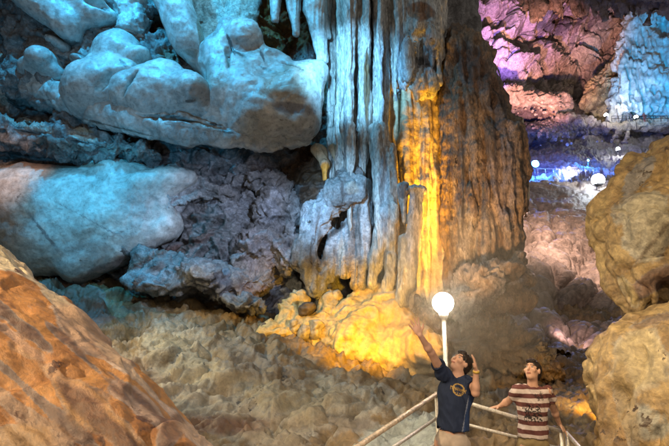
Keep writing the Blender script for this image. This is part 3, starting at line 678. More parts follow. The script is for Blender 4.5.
# arch / dripping knee below it
formation('dripping_arch', 'blue grey bent dripstone with a dark hollow, left of the curtain foot', 'rock formation',
          [('c', 352, 178, 13.9, 12, 318, 215, 13.8, 12, .3, .9), ('c', 318, 215, 13.8, 12, 300, 262, 13.8, 10, .3, .9), ('e', 352, 192, 13.7, 17, 16, .7, 0, .3), ('e', 335, 195, 13.6, 12, 14, .6, 40, .3), ('c', 362, 190, 13.8, 9, 368, 262, 13.8, 8, .2, .9), ('c', 346, 225, 13.9, 6, 342, 275, 13.7, 6, .2, .9),
           ('c', 355, 222, 13.8, 6, 358, 285, 13.6, 6, .2, .9), ('c', 333, 232, 14.0, 5, 328, 275, 13.8, 6, .2, .9), ('c', 305, 250, 13.9, 10, 318, 290, 13.7, 9, .3, .9), ('x', 333, 226, 13.2, 17, 5, .5, 42, .15)],
          M_GREY, .045, 'drip', .12, None, [(320, 215, 22, 40, 30, (.38, .39, .41), .9), (352, 190, 12, 10, 0, (.34, .27, .2), .7), (334, 232, 16, 3, 40, DARK, .9), (322, 250, 3, 20, 10, (.12, .08, .05), .8), (365, 230, 6, 40, 0, (.40, .42, .44), .8), (342, 262, 5, 20, 0, (.5, .42, .34), .8), (355, 280, 8, 24, 0, (.45, .33, .18), .7)])  # dark streak along the hollow is painted shade
formation('dripstone_fin', 'grey fin with a pale ragged right edge between the knee and the yellow lit drapery', 'rock formation',
          [('c', 378, 130, 13.7, 8, 385, 215, 13.5, 9, .2, .8), ('c', 385, 215, 13.5, 9, 372, 285, 13.5, 5, .2, .8), ('c', 389, 150, 13.6, 5, 391, 215, 13.4, 5, .2, .8), ('c', 391, 215, 13.4, 5, 393, 262, 13.4, 4, .2, .8), ('c', 393, 262, 13.4, 5, 382, 300, 13.3, 4, .2, .8)],
          M_CURT, .04, 'drip', .12, None, [(384, 190, 5, 60, 0, (.34, .33, .33), .7), (398, 235, 3, 40, 0, (.6, .5, .36), .9)])
formation('stalagmite', 'pale flat topped stub standing right of the grey fin', 'stalagmite',
          [('c', 416, 196, 13.1, 6.5, 411, 285, 13.0, 6, .12, .9), ('c', 402, 186, 13.3, 5, 404, 222, 13.2, 3, .1, .9), ('e', 416, 190, 13.1, 9, 3.5, .3, 0, .08), ('c', 405, 240, 13.1, 5, 402, 300, 13.0, 7, .2, .9)],
          M_CURT, .035, 'drip', .08, None, [(414, 230, 9, 40, 0, (.58, .53, .5), .9), (403, 190, 6, 10, 0, (.14, .1, .09), .7), (422, 230, 2, 40, 0, (.55, .46, .38), .8)])
# upper right part of the curtain and the golden drapery
pr = [('c', 405, -50, 14.3, 14, 402, 85, 14.3, 9, .3, .8), ('c', 425, -50, 14.4, 14, 425, 95, 14.4, 10, .3, .8), ('c', 436, -50, 14.5, 10, 438, 60, 14.4, 7, .3, .8), ('e', 416, 28, 13.9, 9, 14, .4, 0, .15), ('e', 432, 40, 13.9, 9, 20, .4, 10, .15), ('e', 408, 60, 13.8, 7, 24, .4, 0, .15), ('e', 424, 82, 13.9, 12, 16, .4, 10, .15)]
for i in range(7): a = 396 + i * 7.2; pr.append(('c', a, 0, 14.0, 3.2, a + rs.uniform(-2, 2), 75 + 25 * rs.random(), 13.9, 1.8, .08, .8))
formation('rock_curtain', 'lumpy blue and brown dripstone at the top, above the yellow lit drapery', 'rock curtain', pr, M_CURT, .045, 'drip', .13, None,
          [(402, 60, 7, 60, 0, (.40, .42, .45), .7), (420, 12, 14, 10, 0, (.25, .12, .05), .9), (430, 55, 9, 25, 0, (.36, .35, .37), .7), (422, 88, 8, 8, 0, (.55, .42, .3), .8), (410, 100, 6, 10, 0, OCH, .8), (420, 62, 8, 6, 0, DARK, .6)])
pr = []
x = 396.0
x = 390.0
while x < 446:
    r = rs.uniform(2.4, 5.2); d = 14.8 - rs.random() * .5; pr.append(('c', x, 60, d, r, x + rs.uniform(-2, 2), 310, d - .5, r * 1.1, .08, .8)); x += r * 1.3
pr += [('c', 420, 60, 15.2, 24, 415, 310, 14.8, 24, .3, 1)]
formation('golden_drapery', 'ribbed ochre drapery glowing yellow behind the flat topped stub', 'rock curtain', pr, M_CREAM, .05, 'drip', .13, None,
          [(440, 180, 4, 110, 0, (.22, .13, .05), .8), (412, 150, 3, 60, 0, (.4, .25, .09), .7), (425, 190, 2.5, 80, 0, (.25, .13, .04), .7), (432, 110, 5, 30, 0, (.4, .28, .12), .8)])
# the great brown column
pr = [('c', 458, 42, 14.4, 14, 462, 120, 14.2, 20, .3, .9), ('c', 462, 110, 14.2, 20, 462, 300, 13.9, 19, .4, .9), ('c', 478, 85, 14.4, 20, 494, 160, 14.2, 24, .4, .9), ('c', 494, 150, 14.2, 24, 492, 255, 14.0, 22, .4, .9), ('c', 500, 140, 14.5, 20, 503, 200, 14.4, 20, .4, .9), ('c', 492, 230, 14.1, 20, 480, 300, 14.0, 20, .4, .9),
      ('e', 470, 60, 14.4, 24, 18, .8, -35, .4)]
for i in range(9):
    a = 449 + i * 8; t0 = 60 + max(0, a - 462) * 1.3; pr.append(('c', a, t0, 13.75 + .012 * abs(a - 478), 3.5, a + rs.uniform(-5, 5), 200 + 70 * rs.random(), 13.35 + .012 * abs(a - 478), 4.2, .15, .8))
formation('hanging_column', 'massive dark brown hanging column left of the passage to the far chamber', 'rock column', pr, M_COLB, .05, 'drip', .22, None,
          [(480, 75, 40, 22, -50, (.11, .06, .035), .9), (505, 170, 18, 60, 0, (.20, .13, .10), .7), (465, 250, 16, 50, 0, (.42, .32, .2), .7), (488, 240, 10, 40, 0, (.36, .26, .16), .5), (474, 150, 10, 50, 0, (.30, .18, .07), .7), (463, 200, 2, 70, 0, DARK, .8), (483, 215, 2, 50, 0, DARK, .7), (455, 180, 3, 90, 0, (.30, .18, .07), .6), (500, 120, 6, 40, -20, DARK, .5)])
formation('dripstone_edge', 'thin wavy pale blade down the right side of the great brown column', 'rock curtain',
          [('c', 520, 120, 14.8, 2.5, 521, 175, 14.6, 4, .1, .6), ('c', 521, 175, 14.6, 4, 518, 215, 14.5, 3.5, .1, .6), ('c', 518, 215, 14.5, 4, 514, 250, 14.4, 3, .1, .6), ('c', 524, 150, 14.7, 2.2, 525, 200, 14.6, 2.5, .1, .6), ('c', 514, 245, 14.4, 4, 508, 270, 14.3, 4, .1, .7), ('c', 512, 130, 14.9, 7, 510, 240, 14.7, 7, .2, 1)],
          M_CREAM, .035, 'drip', .09, None, [(516, 180, 2, 50, 0, (.15, .1, .08), .8), (524, 180, 3, 50, 0, (.55, .42, .36), .6)])
# rocks at the foot of the column
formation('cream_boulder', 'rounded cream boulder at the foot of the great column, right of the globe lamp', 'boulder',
          [('e', 478, 288, 13.0, 24, 22, .8, 25, 0), ('e', 500, 272, 13.1, 17, 13, .6, 20, .25), ('e', 462, 305, 12.9, 20, 18, .7, 20, .3), ('e', 512, 262, 13.3, 12, 9, .5, 10, .2)],
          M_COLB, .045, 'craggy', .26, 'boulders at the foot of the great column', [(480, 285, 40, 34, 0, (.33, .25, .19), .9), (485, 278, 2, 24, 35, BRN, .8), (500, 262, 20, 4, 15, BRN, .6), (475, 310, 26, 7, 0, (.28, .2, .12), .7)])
formation('dark_boulder', 'dark cracked boulder wedged right of the cream one at the foot of the great column', 'boulder',
          [('e', 506, 285, 13.4, 16, 12, .6, 30, 0), ('e', 518, 300, 13.6, 18, 12, .6, 10, .15), ('e', 496, 300, 13.2, 14, 10, .5, 0, .15), ('e', 522, 278, 14, 10, 10, .5, 0, .2)], M_COLB, .045, 'rough', .22, 'boulders at the foot of the great column', [(515, 282, 12, 5, 20, (.36, .27, .22), .7)])
formation('brown_ridge', 'dim brown bank of rock behind the globe lamp and the man in the dark shirt', 'rock formation',
          [('e', 455, 352, 13.6, 44, 30, .8, -5, 0), ('e', 500, 345, 14.0, 42, 28, .9, -10, .5), ('e', 462, 325, 14.2, 40, 24, .8, -10, .5), ('e', 530, 362, 14.0, 30, 20, .8, -12, .5), ('e', 425, 322, 14.0, 30, 22, .7, 0, .5)], M_COLB, .05, 'craggy', .30, None,
          [(450, 325, 40, 22, 0, (.30, .21, .12), .8), (430, 310, 30, 14, 0, (.45, .33, .18), .8), (495, 350, 60, 34, 0, (.13, .09, .055), .9)])
# yellow flowstone at the foot of the wall
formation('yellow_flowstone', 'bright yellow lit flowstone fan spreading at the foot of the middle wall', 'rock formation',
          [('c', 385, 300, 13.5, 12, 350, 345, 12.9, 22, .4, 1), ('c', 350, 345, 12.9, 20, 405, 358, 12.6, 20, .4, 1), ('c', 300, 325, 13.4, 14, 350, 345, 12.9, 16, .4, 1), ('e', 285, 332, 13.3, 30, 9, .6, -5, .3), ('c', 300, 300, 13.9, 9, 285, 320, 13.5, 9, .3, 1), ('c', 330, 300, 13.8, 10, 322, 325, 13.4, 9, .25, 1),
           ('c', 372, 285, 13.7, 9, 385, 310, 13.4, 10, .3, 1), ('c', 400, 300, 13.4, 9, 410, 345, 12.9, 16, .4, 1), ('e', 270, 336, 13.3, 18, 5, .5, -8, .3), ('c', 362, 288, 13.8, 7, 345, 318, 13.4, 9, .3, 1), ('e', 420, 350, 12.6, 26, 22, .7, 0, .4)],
          M_CREAM, .045, 'flow', .16, None, [(340, 335, 130, 50, 0, (.60, .42, .14), .85), (400, 330, 30, 20, 0, (.5, .34, .12), .8)])  # ochre patches put the yellow lamp light into the albedo
for i, (x, y, d, rx, ry, t, lab) in enumerate([(308, 308, 13.2, 9, 7, 20, 'dark brown rounded knob resting at the top of the yellow flowstone'),
                                       (294, 326, 12.95, 5.5, 6, 10, 'small round knob, leftmost of three on the lower yellow flowstone'),
                                       (305, 331, 12.85, 5, 6.5, 0, 'small round knob, middle one of three on the lower yellow flowstone'),
                                       (317, 328, 12.85, 6.5, 9, -10, 'small pale knob, rightmost of three on the lower yellow flowstone')]):
    formation('small_boulder', lab, 'rock', [('e', x, y, d, rx, ry, .2, t, 0), ('e', x - 2, y + ry * .6, d + .05, rx * .9, ry * .6, .2, t, .1), ('e', x + 2, y - ry * .3, d - .05, rx * .6, ry * .5, .12, t, .1)], M_CREAM, .025, 'rough', .10, 'knobs on the yellow flowstone',
              [(x, y, 14, 14, 0, (.07, .04, .02) if i == 0 else (.42, .34, .22), .9), (x, y, 6, 1.2, 30, BRN, .5)])
# dark overhang between ledge and arch, cluster of crumbly blue stones
formation('crumbly_outcrop', 'crumbly bluish outcrop jutting from the grey wall under the pale shelf', 'rock formation',
          [('e', 280, 195, 15.0, 20, 14, .7, -40, 0), ('e', 262, 182, 15.2, 18, 9, .6, -20, .2), ('e', 292, 212, 14.9, 18, 12, .6, -50, .2), ('e', 272, 215, 14.9, 16, 18, .6, 0, .2), ('e', 258, 250, 14.7, 30, 22, .7, 30, .3), ('e', 290, 250, 14.5, 16, 26, .6, 0, .3), ('e', 240, 285, 14.4, 30, 16, .6, 10, .3)], M_GREY, .05, 'rough', .42, None,
          [(278, 192, 9, 7, 0, (.42, .43, .46), .8), (268, 212, 14, 16, 0, (.3, .31, .34), .8), (255, 250, 30, 24, 0, (.27, .24, .24), .8), (285, 262, 20, 20, 0, (.32, .27, .25), .7), (250, 290, 20, 10, 0, (.16, .09, .07), .7)])
formation('rubble_band', 'broken brown and cream rock band between the pale shelf and the smooth boulder', 'rock ledge',
          [('e', 20, 135, 13.9, 50, 14, .7, -6, 0), ('e', 80, 146, 13.9, 46, 13, .7, -10, .3), ('e', 130, 152, 14.2, 34, 9, .6, -8, .3), ('e', -20, 125, 13.6, 40, 14, .8, 0, .3), ('c', 60, 122, 14.2, 9, 120, 138, 13.9, 7, .3, 1)], M_GREY, .05, 'rough', .40, None,
          [(30, 126, 26, 6, -10, CRM, .8), (85, 137, 20, 5, -15, CRM, .8), (10, 118, 10, 5, 0, CRM, .7), (60, 145, 40, 7, -8, (.16, .11, .08), .8), (120, 150, 30, 6, -8, (.22, .2, .17), .7), (18, 147, 34, 5, 0, DARK, .6), (85, 130, 14, 3, -15, (.4, .24, .1), .7)])

# foreground
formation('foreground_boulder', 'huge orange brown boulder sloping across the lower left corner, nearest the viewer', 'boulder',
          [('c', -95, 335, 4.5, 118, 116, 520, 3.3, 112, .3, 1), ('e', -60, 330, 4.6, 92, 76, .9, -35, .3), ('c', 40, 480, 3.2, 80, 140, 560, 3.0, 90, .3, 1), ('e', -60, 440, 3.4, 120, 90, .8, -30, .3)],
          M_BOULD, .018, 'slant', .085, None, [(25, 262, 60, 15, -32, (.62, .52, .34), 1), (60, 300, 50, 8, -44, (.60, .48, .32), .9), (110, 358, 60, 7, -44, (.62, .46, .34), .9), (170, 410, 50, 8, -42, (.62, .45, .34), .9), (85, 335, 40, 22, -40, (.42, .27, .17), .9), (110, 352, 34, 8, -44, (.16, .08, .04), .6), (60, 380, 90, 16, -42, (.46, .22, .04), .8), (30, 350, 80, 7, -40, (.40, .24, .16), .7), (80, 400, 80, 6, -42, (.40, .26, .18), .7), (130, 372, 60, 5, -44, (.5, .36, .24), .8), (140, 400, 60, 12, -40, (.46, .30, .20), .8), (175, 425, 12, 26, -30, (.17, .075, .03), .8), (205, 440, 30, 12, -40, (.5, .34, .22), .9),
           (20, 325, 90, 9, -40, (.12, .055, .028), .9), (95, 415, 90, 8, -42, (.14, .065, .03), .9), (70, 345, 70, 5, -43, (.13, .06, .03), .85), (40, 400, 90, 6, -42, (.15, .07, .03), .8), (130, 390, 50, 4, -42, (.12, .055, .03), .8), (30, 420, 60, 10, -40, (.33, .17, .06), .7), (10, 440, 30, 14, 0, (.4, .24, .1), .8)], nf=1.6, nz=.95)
formation('upper_right_boulder', 'tall golden brown rock at the right edge, above the crack', 'boulder',
          [('e', 668, 208, 6.6, 54, 74, .9, -22, 0), ('e', 650, 232, 6.4, 48, 48, .8, 0, .3), ('e', 632, 290, 6.3, 12, 26, .4, 24, .25), ('e', 700, 240, 6.4, 60, 66, .9, 0, .3), ('e', 690, 180, 6.8, 46, 50, .8, 0, .3), ('e', 648, 268, 6.35, 30, 16, .5, -10, .25)],
          M_RBOUL, .024, 'fold', .15, 'boulders at the right edge', [(645, 225, 30, 36, 0, (.46, .38, .24), .8), (652, 282, 30, 12, 30, (.20, .09, .03), .8), (638, 178, 28, 10, 50, (.24, .2, .17), .8), (655, 240, 40, 2, 50, BRN, .6), (628, 290, 6, 20, 30, (.5, .36, .14), .8)], nf=2.0)
formation('lower_right_boulder', 'lower golden rock at the right edge, below the crack, with a flat top', 'boulder',
          [('e', 672, 400, 5.3, 70, 78, .8, 0, 0), ('e', 650, 355, 5.3, 48, 40, .7, 18, .25), ('e', 690, 340, 5.3, 60, 40, .8, 20, .25), ('e', 640, 430, 5.1, 34, 60, .6, 0, .25), ('e', 690, 520, 5.0, 90, 100, .9, 0, .3)],
          M_RBOUL, .022, 'fold', .13, 'boulders at the right edge', [(640, 360, 34, 34, 0, (.48, .36, .16), .8), (650, 420, 34, 20, 0, (.34, .3, .18), .6), (625, 400, 10, 50, 10, (.3, .2, .08), .7), (655, 320, 30, 5, 18, (.2, .11, .04), .8)], nf=2.0)
formation('back_rock', 'rust brown rock filling the crack behind the two right edge boulders', 'rock', [('e', 668, 300, 7.0, 44, 34, .5, 10, 0), ('e', 690, 320, 7.0, 50, 40, .5, 0, .2)], M_COLB, .04, 'rough', .12, None, [(665, 300, 50, 50, 0, (.2, .09, .035), .9)])

# far chamber
formation('ribbed_fan', 'tan ribbed fan of flowstone below the back wall of the far chamber', 'rock formation',
          [('c', 640, 48, 104, 16, 600, 104, 98, 16, 2.5, 1), ('c', 640, 66, 102, 14, 618, 112, 97, 12, 2.5, 1), ('c', 596, 90, 100, 10, 604, 120, 98, 10, 2, 1)] + [('c', 645 - i * 3, 30 + i * 8, 99 - i * .3, 2.6, 612 - i * 5 + i * i * .4, 112, 95.5, 3.0, .8, 1) for i in range(7)],
          M_FAR, .3, 'flow', 1.0, None, [(615, 85, 60, 50, 0, (.50, .38, .22), 1), (617, 72, 6, 14, -20, (.45, .25, .08), .9), (610, 95, 2, 26, -40, BRN, .6), (598, 100, 2, 20, -30, BRN, .6)], nf=.3)
pr = [('c', 655, -30, 96, 18, 640, 60, 94, 16, 3, 1), ('c', 680, -30, 94, 26, 670, 110, 92, 24, 3, 1), ('e', 636, 78, 93, 14, 26, 4, -20, 2), ('c', 622, 85, 93, 8, 616, 118, 92, 8, 2, 1), ('e', 650, 92, 91, 16, 22, 4, 0, 2), ('c', 640, 20, 94, 9, 622, 62, 94, 7, 2, 1), ('x', 656, 84, 86, 16, 8, 3, 10, 1.5), ('x', 666, 25, 90, 10, 14, 3, 0, 1.5)]
for i in range(9): pr.append(('c', 624 + i * 6, 55 + i % 3 * 8, 90.5, 2.6, 622 + i * 6.2, 112, 89.5, 2.2, .8, 1))
formation('far_curtain', 'turquoise lit flowstone curtain at the right edge of the far chamber', 'rock curtain', pr, rock('far_pale_flowstone', (0.55, 0.56, 0.55), (0.36, 0.37, 0.37), (0.12, 0.12, 0.12), 0.25, stain=0.35, bump=0.3, speck=.2, mid=.2, bdist=.2, tint=True), .3, 'drip', 1.0, None, [(650, 100, 40, 5, 0, (.15, .16, .17), .6)], nf=.3)
formation('shelf_rock', 'stepped shelf of pale rock carrying the far lamps', 'rock ledge', [('c', 606, 128, 90, 5, 660, 124, 89, 5, 1, 1), ('c', 625, 124, 90, 3, 612, 142, 86, 2.5, .6, 1), ('c', 630, 126, 90, 2.6, 624, 146, 85, 2, .6, 1), ('e', 680, 126, 89, 30, 6, 2.5, 0, 1)], M_FAR, .3, 'rough', .9, None, [(640, 125, 40, 8, 0, (.55, .47, .36), 1)], nf=.3)
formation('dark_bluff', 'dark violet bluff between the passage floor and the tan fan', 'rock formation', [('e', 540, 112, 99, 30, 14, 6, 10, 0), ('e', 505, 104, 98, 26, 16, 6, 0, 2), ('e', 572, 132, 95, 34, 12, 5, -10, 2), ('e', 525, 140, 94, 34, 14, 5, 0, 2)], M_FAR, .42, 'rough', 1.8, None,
          [(560, 120, 22, 16, -20, (.58, .45, .36), 1), (525, 120, 24, 14, 0, (.10, .07, .08), .9), (535, 145, 30, 14, 0, (.09, .07, .08), .9), (590, 140, 20, 8, 0, (.12, .09, .09), .8)], nf=.3)  # pale first patch is the pink light pool, painted

pr = [('c', 520, -26, 84, 20, 590, -24, 78, 20, 3, 1), ('c', 590, -24, 78, 22, 690, -14, 70, 26, 3, 1)]
for i in range(15):
    a = 522 + i * 10.5 + rs.uniform(-3, 3); d = 83 - i * .8; L_ = rs.uniform(4, 22) + max(0, i - 8) * 1.5; pr.append(('c', a, -10, d, rs.uniform(3, 6), a + rs.uniform(-2, 2), L_, d, rs.uniform(.8, 2.0), 1.2, 1))
formation('rock_fringe', 'dark brown fringe of hanging rock along the top edge over the far chamber', 'rock ceiling', pr, M_FAR, .3, 'drip', 1.0, None, [(600, 0, 120, 40, 0, (.15, .095, .07), .9)], nf=.3)

# ------------------------------------------------------------------ loose rubble lying in the lamp light
def rock_lump(V0, Q0, c, r, seed):
    rr = np.random.RandomState(seed); s = rr.uniform(.6, 1.1, 3) * r; n = fbm(V0 * 1.3 + seed, 2)[:, None] * .35
    a = rr.uniform(0, 6.3); R = np.array([[math.cos(a), -math.sin(a), 0], [math.sin(a), math.cos(a), 0], [0, 0, 1]])
    return (V0 * (1 + n) * s) @ R.T + c


def cube_sphere(n=4):
    V = []; Q = []; t = np.linspace(-1, 1, n + 1)
    for ax in range(3):
        for sg in (-1, 1):
            b = len(V)
            for i in range(n + 1):
                for j in range(n + 1):
                    p = [0, 0, 0]; p[ax] = sg; p[(ax + 1) % 3] = t[i] * sg; p[(ax + 2) % 3] = t[j]; V.append(p)
            for i in range(n):
                for j in range(n):
                    k = b + i * (n + 1) + j; Q.append((k, k + n + 1, k + n + 2, k + 1))
    V = np.array(V, float); V /= np.linalg.norm(V, axis=1)[:, None]
    Vr = np.round(V, 5); u, inv = np.unique(Vr, axis=0, return_inverse=True); inv = inv.reshape(-1)
    return u, inv[np.array(Q)]


CV, CQ = cube_sphere(4)


def rubble(name, spots, mat, seed, **kw):
    rr = np.random.RandomState(seed); Vs = []; Qs = []; n = 0
    for (px, py, d, sx, sy, cnt, rp) in spots:
        for i in range(cnt):
            x = px + rr.normal() * sx; y = py + rr.normal() * sy; dd = d * (1 - (y - py) * .008); r = rp * mpp(y, dd) * rr.uniform(.4, 1.3)
            Vs.append(rock_lump(CV, CQ, P(x, y, dd), r, seed + n)); Qs.append(CQ + n * len(CV)); n += 1
    return put(name, np.concatenate(Vs), np.concatenate(Qs), mat, tint=np.zeros((n * len(CV), 4)), smooth=False, **kw)


rubble('rubble', [(575, 346, 20.5, 15, 4, 150, 2.4), (590, 352, 20, 12, 4, 60, 2.2), (545, 352, 19, 12, 4, 40, 2.0)], M_CREAM, 11, kind='stuff', label='heap of small broken stones lit pink at the foot of the scalloped slope', category='rubble')
rubble('rubble', [(562, 122, 92, 14, 9, 220, 1.6), (535, 104, 97, 12, 5, 60, 1.4)], M_FAR, 51, kind='stuff', label='far scatter of broken stones lit pink on the violet bluff', category='rubble')

# ------------------------------------------------------------------ swept metal, lamps and rails
M_GALV = plain('painted_steel', (0.72, 0.68, 0.60), 0.4, 0.3, 0.25, 40, 0.3)
M_RUST = plain('rusty_painted_steel', (0.66, 0.52, 0.36), 0.45, 0.3, 0.45, 26, 0.4)
M_GLOBE = plain('lit_opal_glass', (0.9, 0.9, 0.9), 0.3, emit=(1.0, 0.96, 0.88), es=40)
M_FARW = plain('lit_white_lens', (0.9, 0.9, 0.9), 0.3, emit=(0.80, 0.90, 1.0), es=25)
M_FARB = plain('lit_blue_lens', (0.5, 0.6, 0.9), 0.3, emit=(0.06, 0.32, 1.0), es=25)
M_DARKM = plain('dark_metal', (0.05, 0.05, 0.055), 0.5, 0.5)
M_CONC = rock('worn_concrete', (0.34, 0.31, 0.27), (0.25, 0.22, 0.19), (0.1, 0.08, 0.06), 3.0, stain=0.2, bump=0.3, bdist=0.01)


def tube(name, pts, rad, mat, parent, n=12, close=True):
    pts = np.array(pts, float); m = len(pts); rad = np.broadcast_to(rad, (m,)); V = []
    T = np.gradient(pts, axis=0); T /= np.linalg.norm(T, axis=1)[:, None]
    up = np.array([0, 0, 1.0]) if abs(T[0][2]) < .9 else np.array([1.0, 0, 0])
    for p, t, r in zip(pts, T, rad):
        a = np.cross(t, up); a /= np.linalg.norm(a); b = np.cross(t, a)
        for k in range(n): th = 2 * math.pi * k / n; V.append(p + r * (a * math.cos(th) + b * math.sin(th)))
    Q = [(i * n + k, (i + 1) * n + k, (i + 1) * n + (k + 1) % n, i * n + (k + 1) % n) for i in range(m - 1) for k in range(n)]
    if close:
        for e, p in ((0, pts[0]), (m - 1, pts[-1])):
            V.append(p); c = len(V) - 1
            for k in range(0, n, 2): q = [e * n + k, e * n + (k + 1) % n, e * n + (k + 2) % n, c]; Q.append(tuple(q if e == 0 else q[::-1]))
    return put(name, V, Q, mat, parent=parent)


def ball(name, c, r, mat, parent, n=10, sq=(1, 1, 1)):
    v, q = cube_sphere(n); return put(name, v * r * np.array(sq) + np.array(c), q, mat, parent=parent)


# globe lamp on its pole
gc = P(443, 303, 6.3)
lamp = thing('globe_lamp', (gc[0], gc[1], 0.0), 'bright white round globe lamp on a thin pole behind the man in the dark shirt', 'lamp')
tube('pole', [(gc[0], gc[1], 0), (gc[0], gc[1], gc[2] - .17)], .026, M_GALV, lamp, 16)
tube('collar', [(gc[0], gc[1], gc[2] - .20), (gc[0], gc[1], gc[2] - .16), (gc[0], gc[1], gc[2] - .12)], [.035, .06, .06], M_GALV, lamp, 16)
tube('base_plate', [(gc[0], gc[1], -.01), (gc[0], gc[1], .012)], .09, M_GALV, lamp, 16)
ball('globe', gc, .13, M_GLOBE, lamp, 12)

# far lamps along the cave path: pole, housing, glowing lens
def far_lamp(px, py, d, r, mat, label, col, watts, blue=False, hp=2.4):
    c = P(px, py, d)
    t = thing('path_lamp', (c[0], c[1], c[2] - hp), label, 'lamp', 'lamps along the far path')
    tube('pole', [(c[0], c[1] + r * .6, c[2] - hp), (c[0], c[1] + r * .6, c[2])], .05, M_DARKM, t, 8)
    if blue: tube('housing', [(c[0], c[1] + r * 1.2, c[2]), (c[0], c[1] + r * .3, c[2]), (c[0], c[1], c[2])], [r * .6, r * 1.05, r * 1.1], M_DARKM, t, 14)
    else: tube('housing', [(c[0], c[1], c[2] - r * 1.05), (c[0], c[1], c[2] - r * .7)], [r * .4, r * .8], M_DARKM, t, 14)
    ball('lens', (c[0], c[1] - (.25 * r if blue else 0), c[2]), r, mat, t, 6, (1.0, .35, 1.0) if blue else (1, 1, 1))
    point('path_lamp_light', (c[0], c[1] - r * 1.6 - .1, c[2] + .1), col, watts, r)


far_lamp(598, 180, 56, .72, M_FARW, 'brightest far lamp, low in the passage beside the right boulder', (.85, .92, 1), 350)
far_lamp(569, 168.5, 68, .25, M_FARW, 'small white far lamp left of the brightest one', (.85, .9, 1), 500)
far_lamp(535, 164, 66, .5, M_FARB, 'blue floodlight at the left end of the far path, beside the great column', (.04, .2, 1), 3500, True)
far_lamp(588, 160.5, 72, .16, M_FARB, 'tiny blue lamp between two white lamps on the far path', (.05, .25, 1), 800, True)
far_lamp(618, 149, 80, .32, M_FARW, 'white far lamp under the stepped pale shelf', (.9, .95, 1), 250)
far_lamp(606, 115, 88, .36, M_FARW, 'white far lamp left on the shelf, below the tan ribbed fan', (1, .95, .9), 150)
far_lamp(617, 107, 89, .26, M_FARW, 'dimmer far lamp standing highest on the shelf against the tan fan', (1, .95, .9), 100)
far_lamp(636, 117, 86, .34, M_FARW, 'white far lamp on the shelf in front of the turquoise curtain', (.9, .97, 1), 150)

# rails
rail = thing('handrail', tuple(P(437, 394, 5.6) * np.array([1, 1, 0])), 'rusty pipe handrail rising from the lower edge to the post beside the dark shirt', 'railing')
A0 = P(437, 394, 5.6); A1 = P(350, 452, 4.3); A2 = A1 + (A1 - A0) * .9
tube('top_rail', [A0, (A0 + A1) / 2, A1, A2], .023, M_RUST, rail)
B0 = P(437, 418, 5.6); B1 = P(385, 453, 4.72); B2 = B1 + (B1 - B0) * 1.4
tube('lower_rail', [B0, B1, B2], .016, M_GALV, rail)
C0 = P(437, 443, 5.6); C1 = C0 + (B1 - B0) * 1.2
tube('lower_rail', [C0, C1], .016, M_GALV, rail)
tube('post', [(A0[0], A0[1], -.02), A0 + np.array([0, 0, .02])], .027, M_GALV, rail)
mid = A0 + (A2 - A0) * .75; tube('post', [(mid[0], mid[1], -.1), mid], .024, M_GALV, rail)
r2 = thing('handrail', tuple(P(500, 410, 6.1) * np.array([1, 1, 0])), 'pale pipe handrail sloping down to the right behind the man in the striped shirt', 'railing')
D0 = P(441, 395, 5.75); D1 = P(562, 431.5, 6.12); D2 = D1 + (D1 - D0) * .35
tube('top_rail', [D0, (D0 + D1) / 2, D1], .021, M_GALV, r2)
E0 = P(441, 418, 5.75); E1 = P(562, 449, 6.12)
tube('lower_rail', [E0, E1], .016, M_GALV, r2)
for q in (561.0, 566.5):
    f = P(q, 432, 6.12); tube('post', [(f[0], f[1], -.3), f], .02, M_GALV, r2)
f = D0 + (D1 - D0) * .02; tube('post', [(f[0], f[1], -.02), f], .022, M_GALV, r2)
# second flight of rail beyond, half hidden
r3 = thing('handrail', tuple(P(566, 432, 6.2) * np.array([1, 1, 0])), 'short rail running back from the double post right of the striped shirt', 'railing')
G0 = P(566.5, 433, 6.2); G1 = P(600, 470, 5.2)
tube('top_rail', [G0, G1], .022, M_GALV, r3)
f = G1; tube('post', [(f[0], f[1], -.4), f], .02, M_GALV, r3)


def slab(name, x0, x1, y0, y1, z0, z1, mat, **kw):
    V = [(x, y, z) for z in (z0, z1) for y in (y0, y1) for x in (x0, x1)]
    Q = [(0, 2, 3, 1), (4, 5, 7, 6), (0, 1, 5, 4), (1, 3, 7, 5), (3, 2, 6, 7), (2, 0, 4, 6)]
    return put(name, V, Q, mat, smooth=False, **kw)


slab('walkway', 0.2, 1.78, 3.2, 6.6, -.5, 0.0, M_CONC, kind='structure')
slab('stairs', 1.785, 2.75, 4.6, 6.45, -.6, -.14, M_CONC, kind='structure')

# railing on the far shelf
sr = thing('shelf_railing', tuple(P(640, 122, 87)), 'tiny dark railing along the far pale shelf, where people stand', 'railing')
for i in range(9): b = P(612 + i * 7, 121.5, 87); tube('post', [b, b + np.array([0, 0, 1.1])], .05, M_DARKM, sr, 6)
for hh in (1.1, .6): tube('rail', [P(612, 121.5, 87) + np.array([0, 0, hh]), P(668, 121.5, 87) + np.array([0, 0, hh])], .04, M_DARKM, sr, 6)
sr = thing('path_railing', tuple(P(560, 176, 64)), 'thin pale railing along the blue lit far path', 'railing')
for i in range(9): b = P(530 + i * 8, 176, 64); tube('post', [b, b + np.array([0, 0, 1.0])], .04, M_GALV, sr, 6)
tube('rail', [P(530, 176, 64) + np.array([0, 0, 1.0]), P(594, 176, 64) + np.array([0, 0, 1.0])], .04, M_GALV, sr, 6)

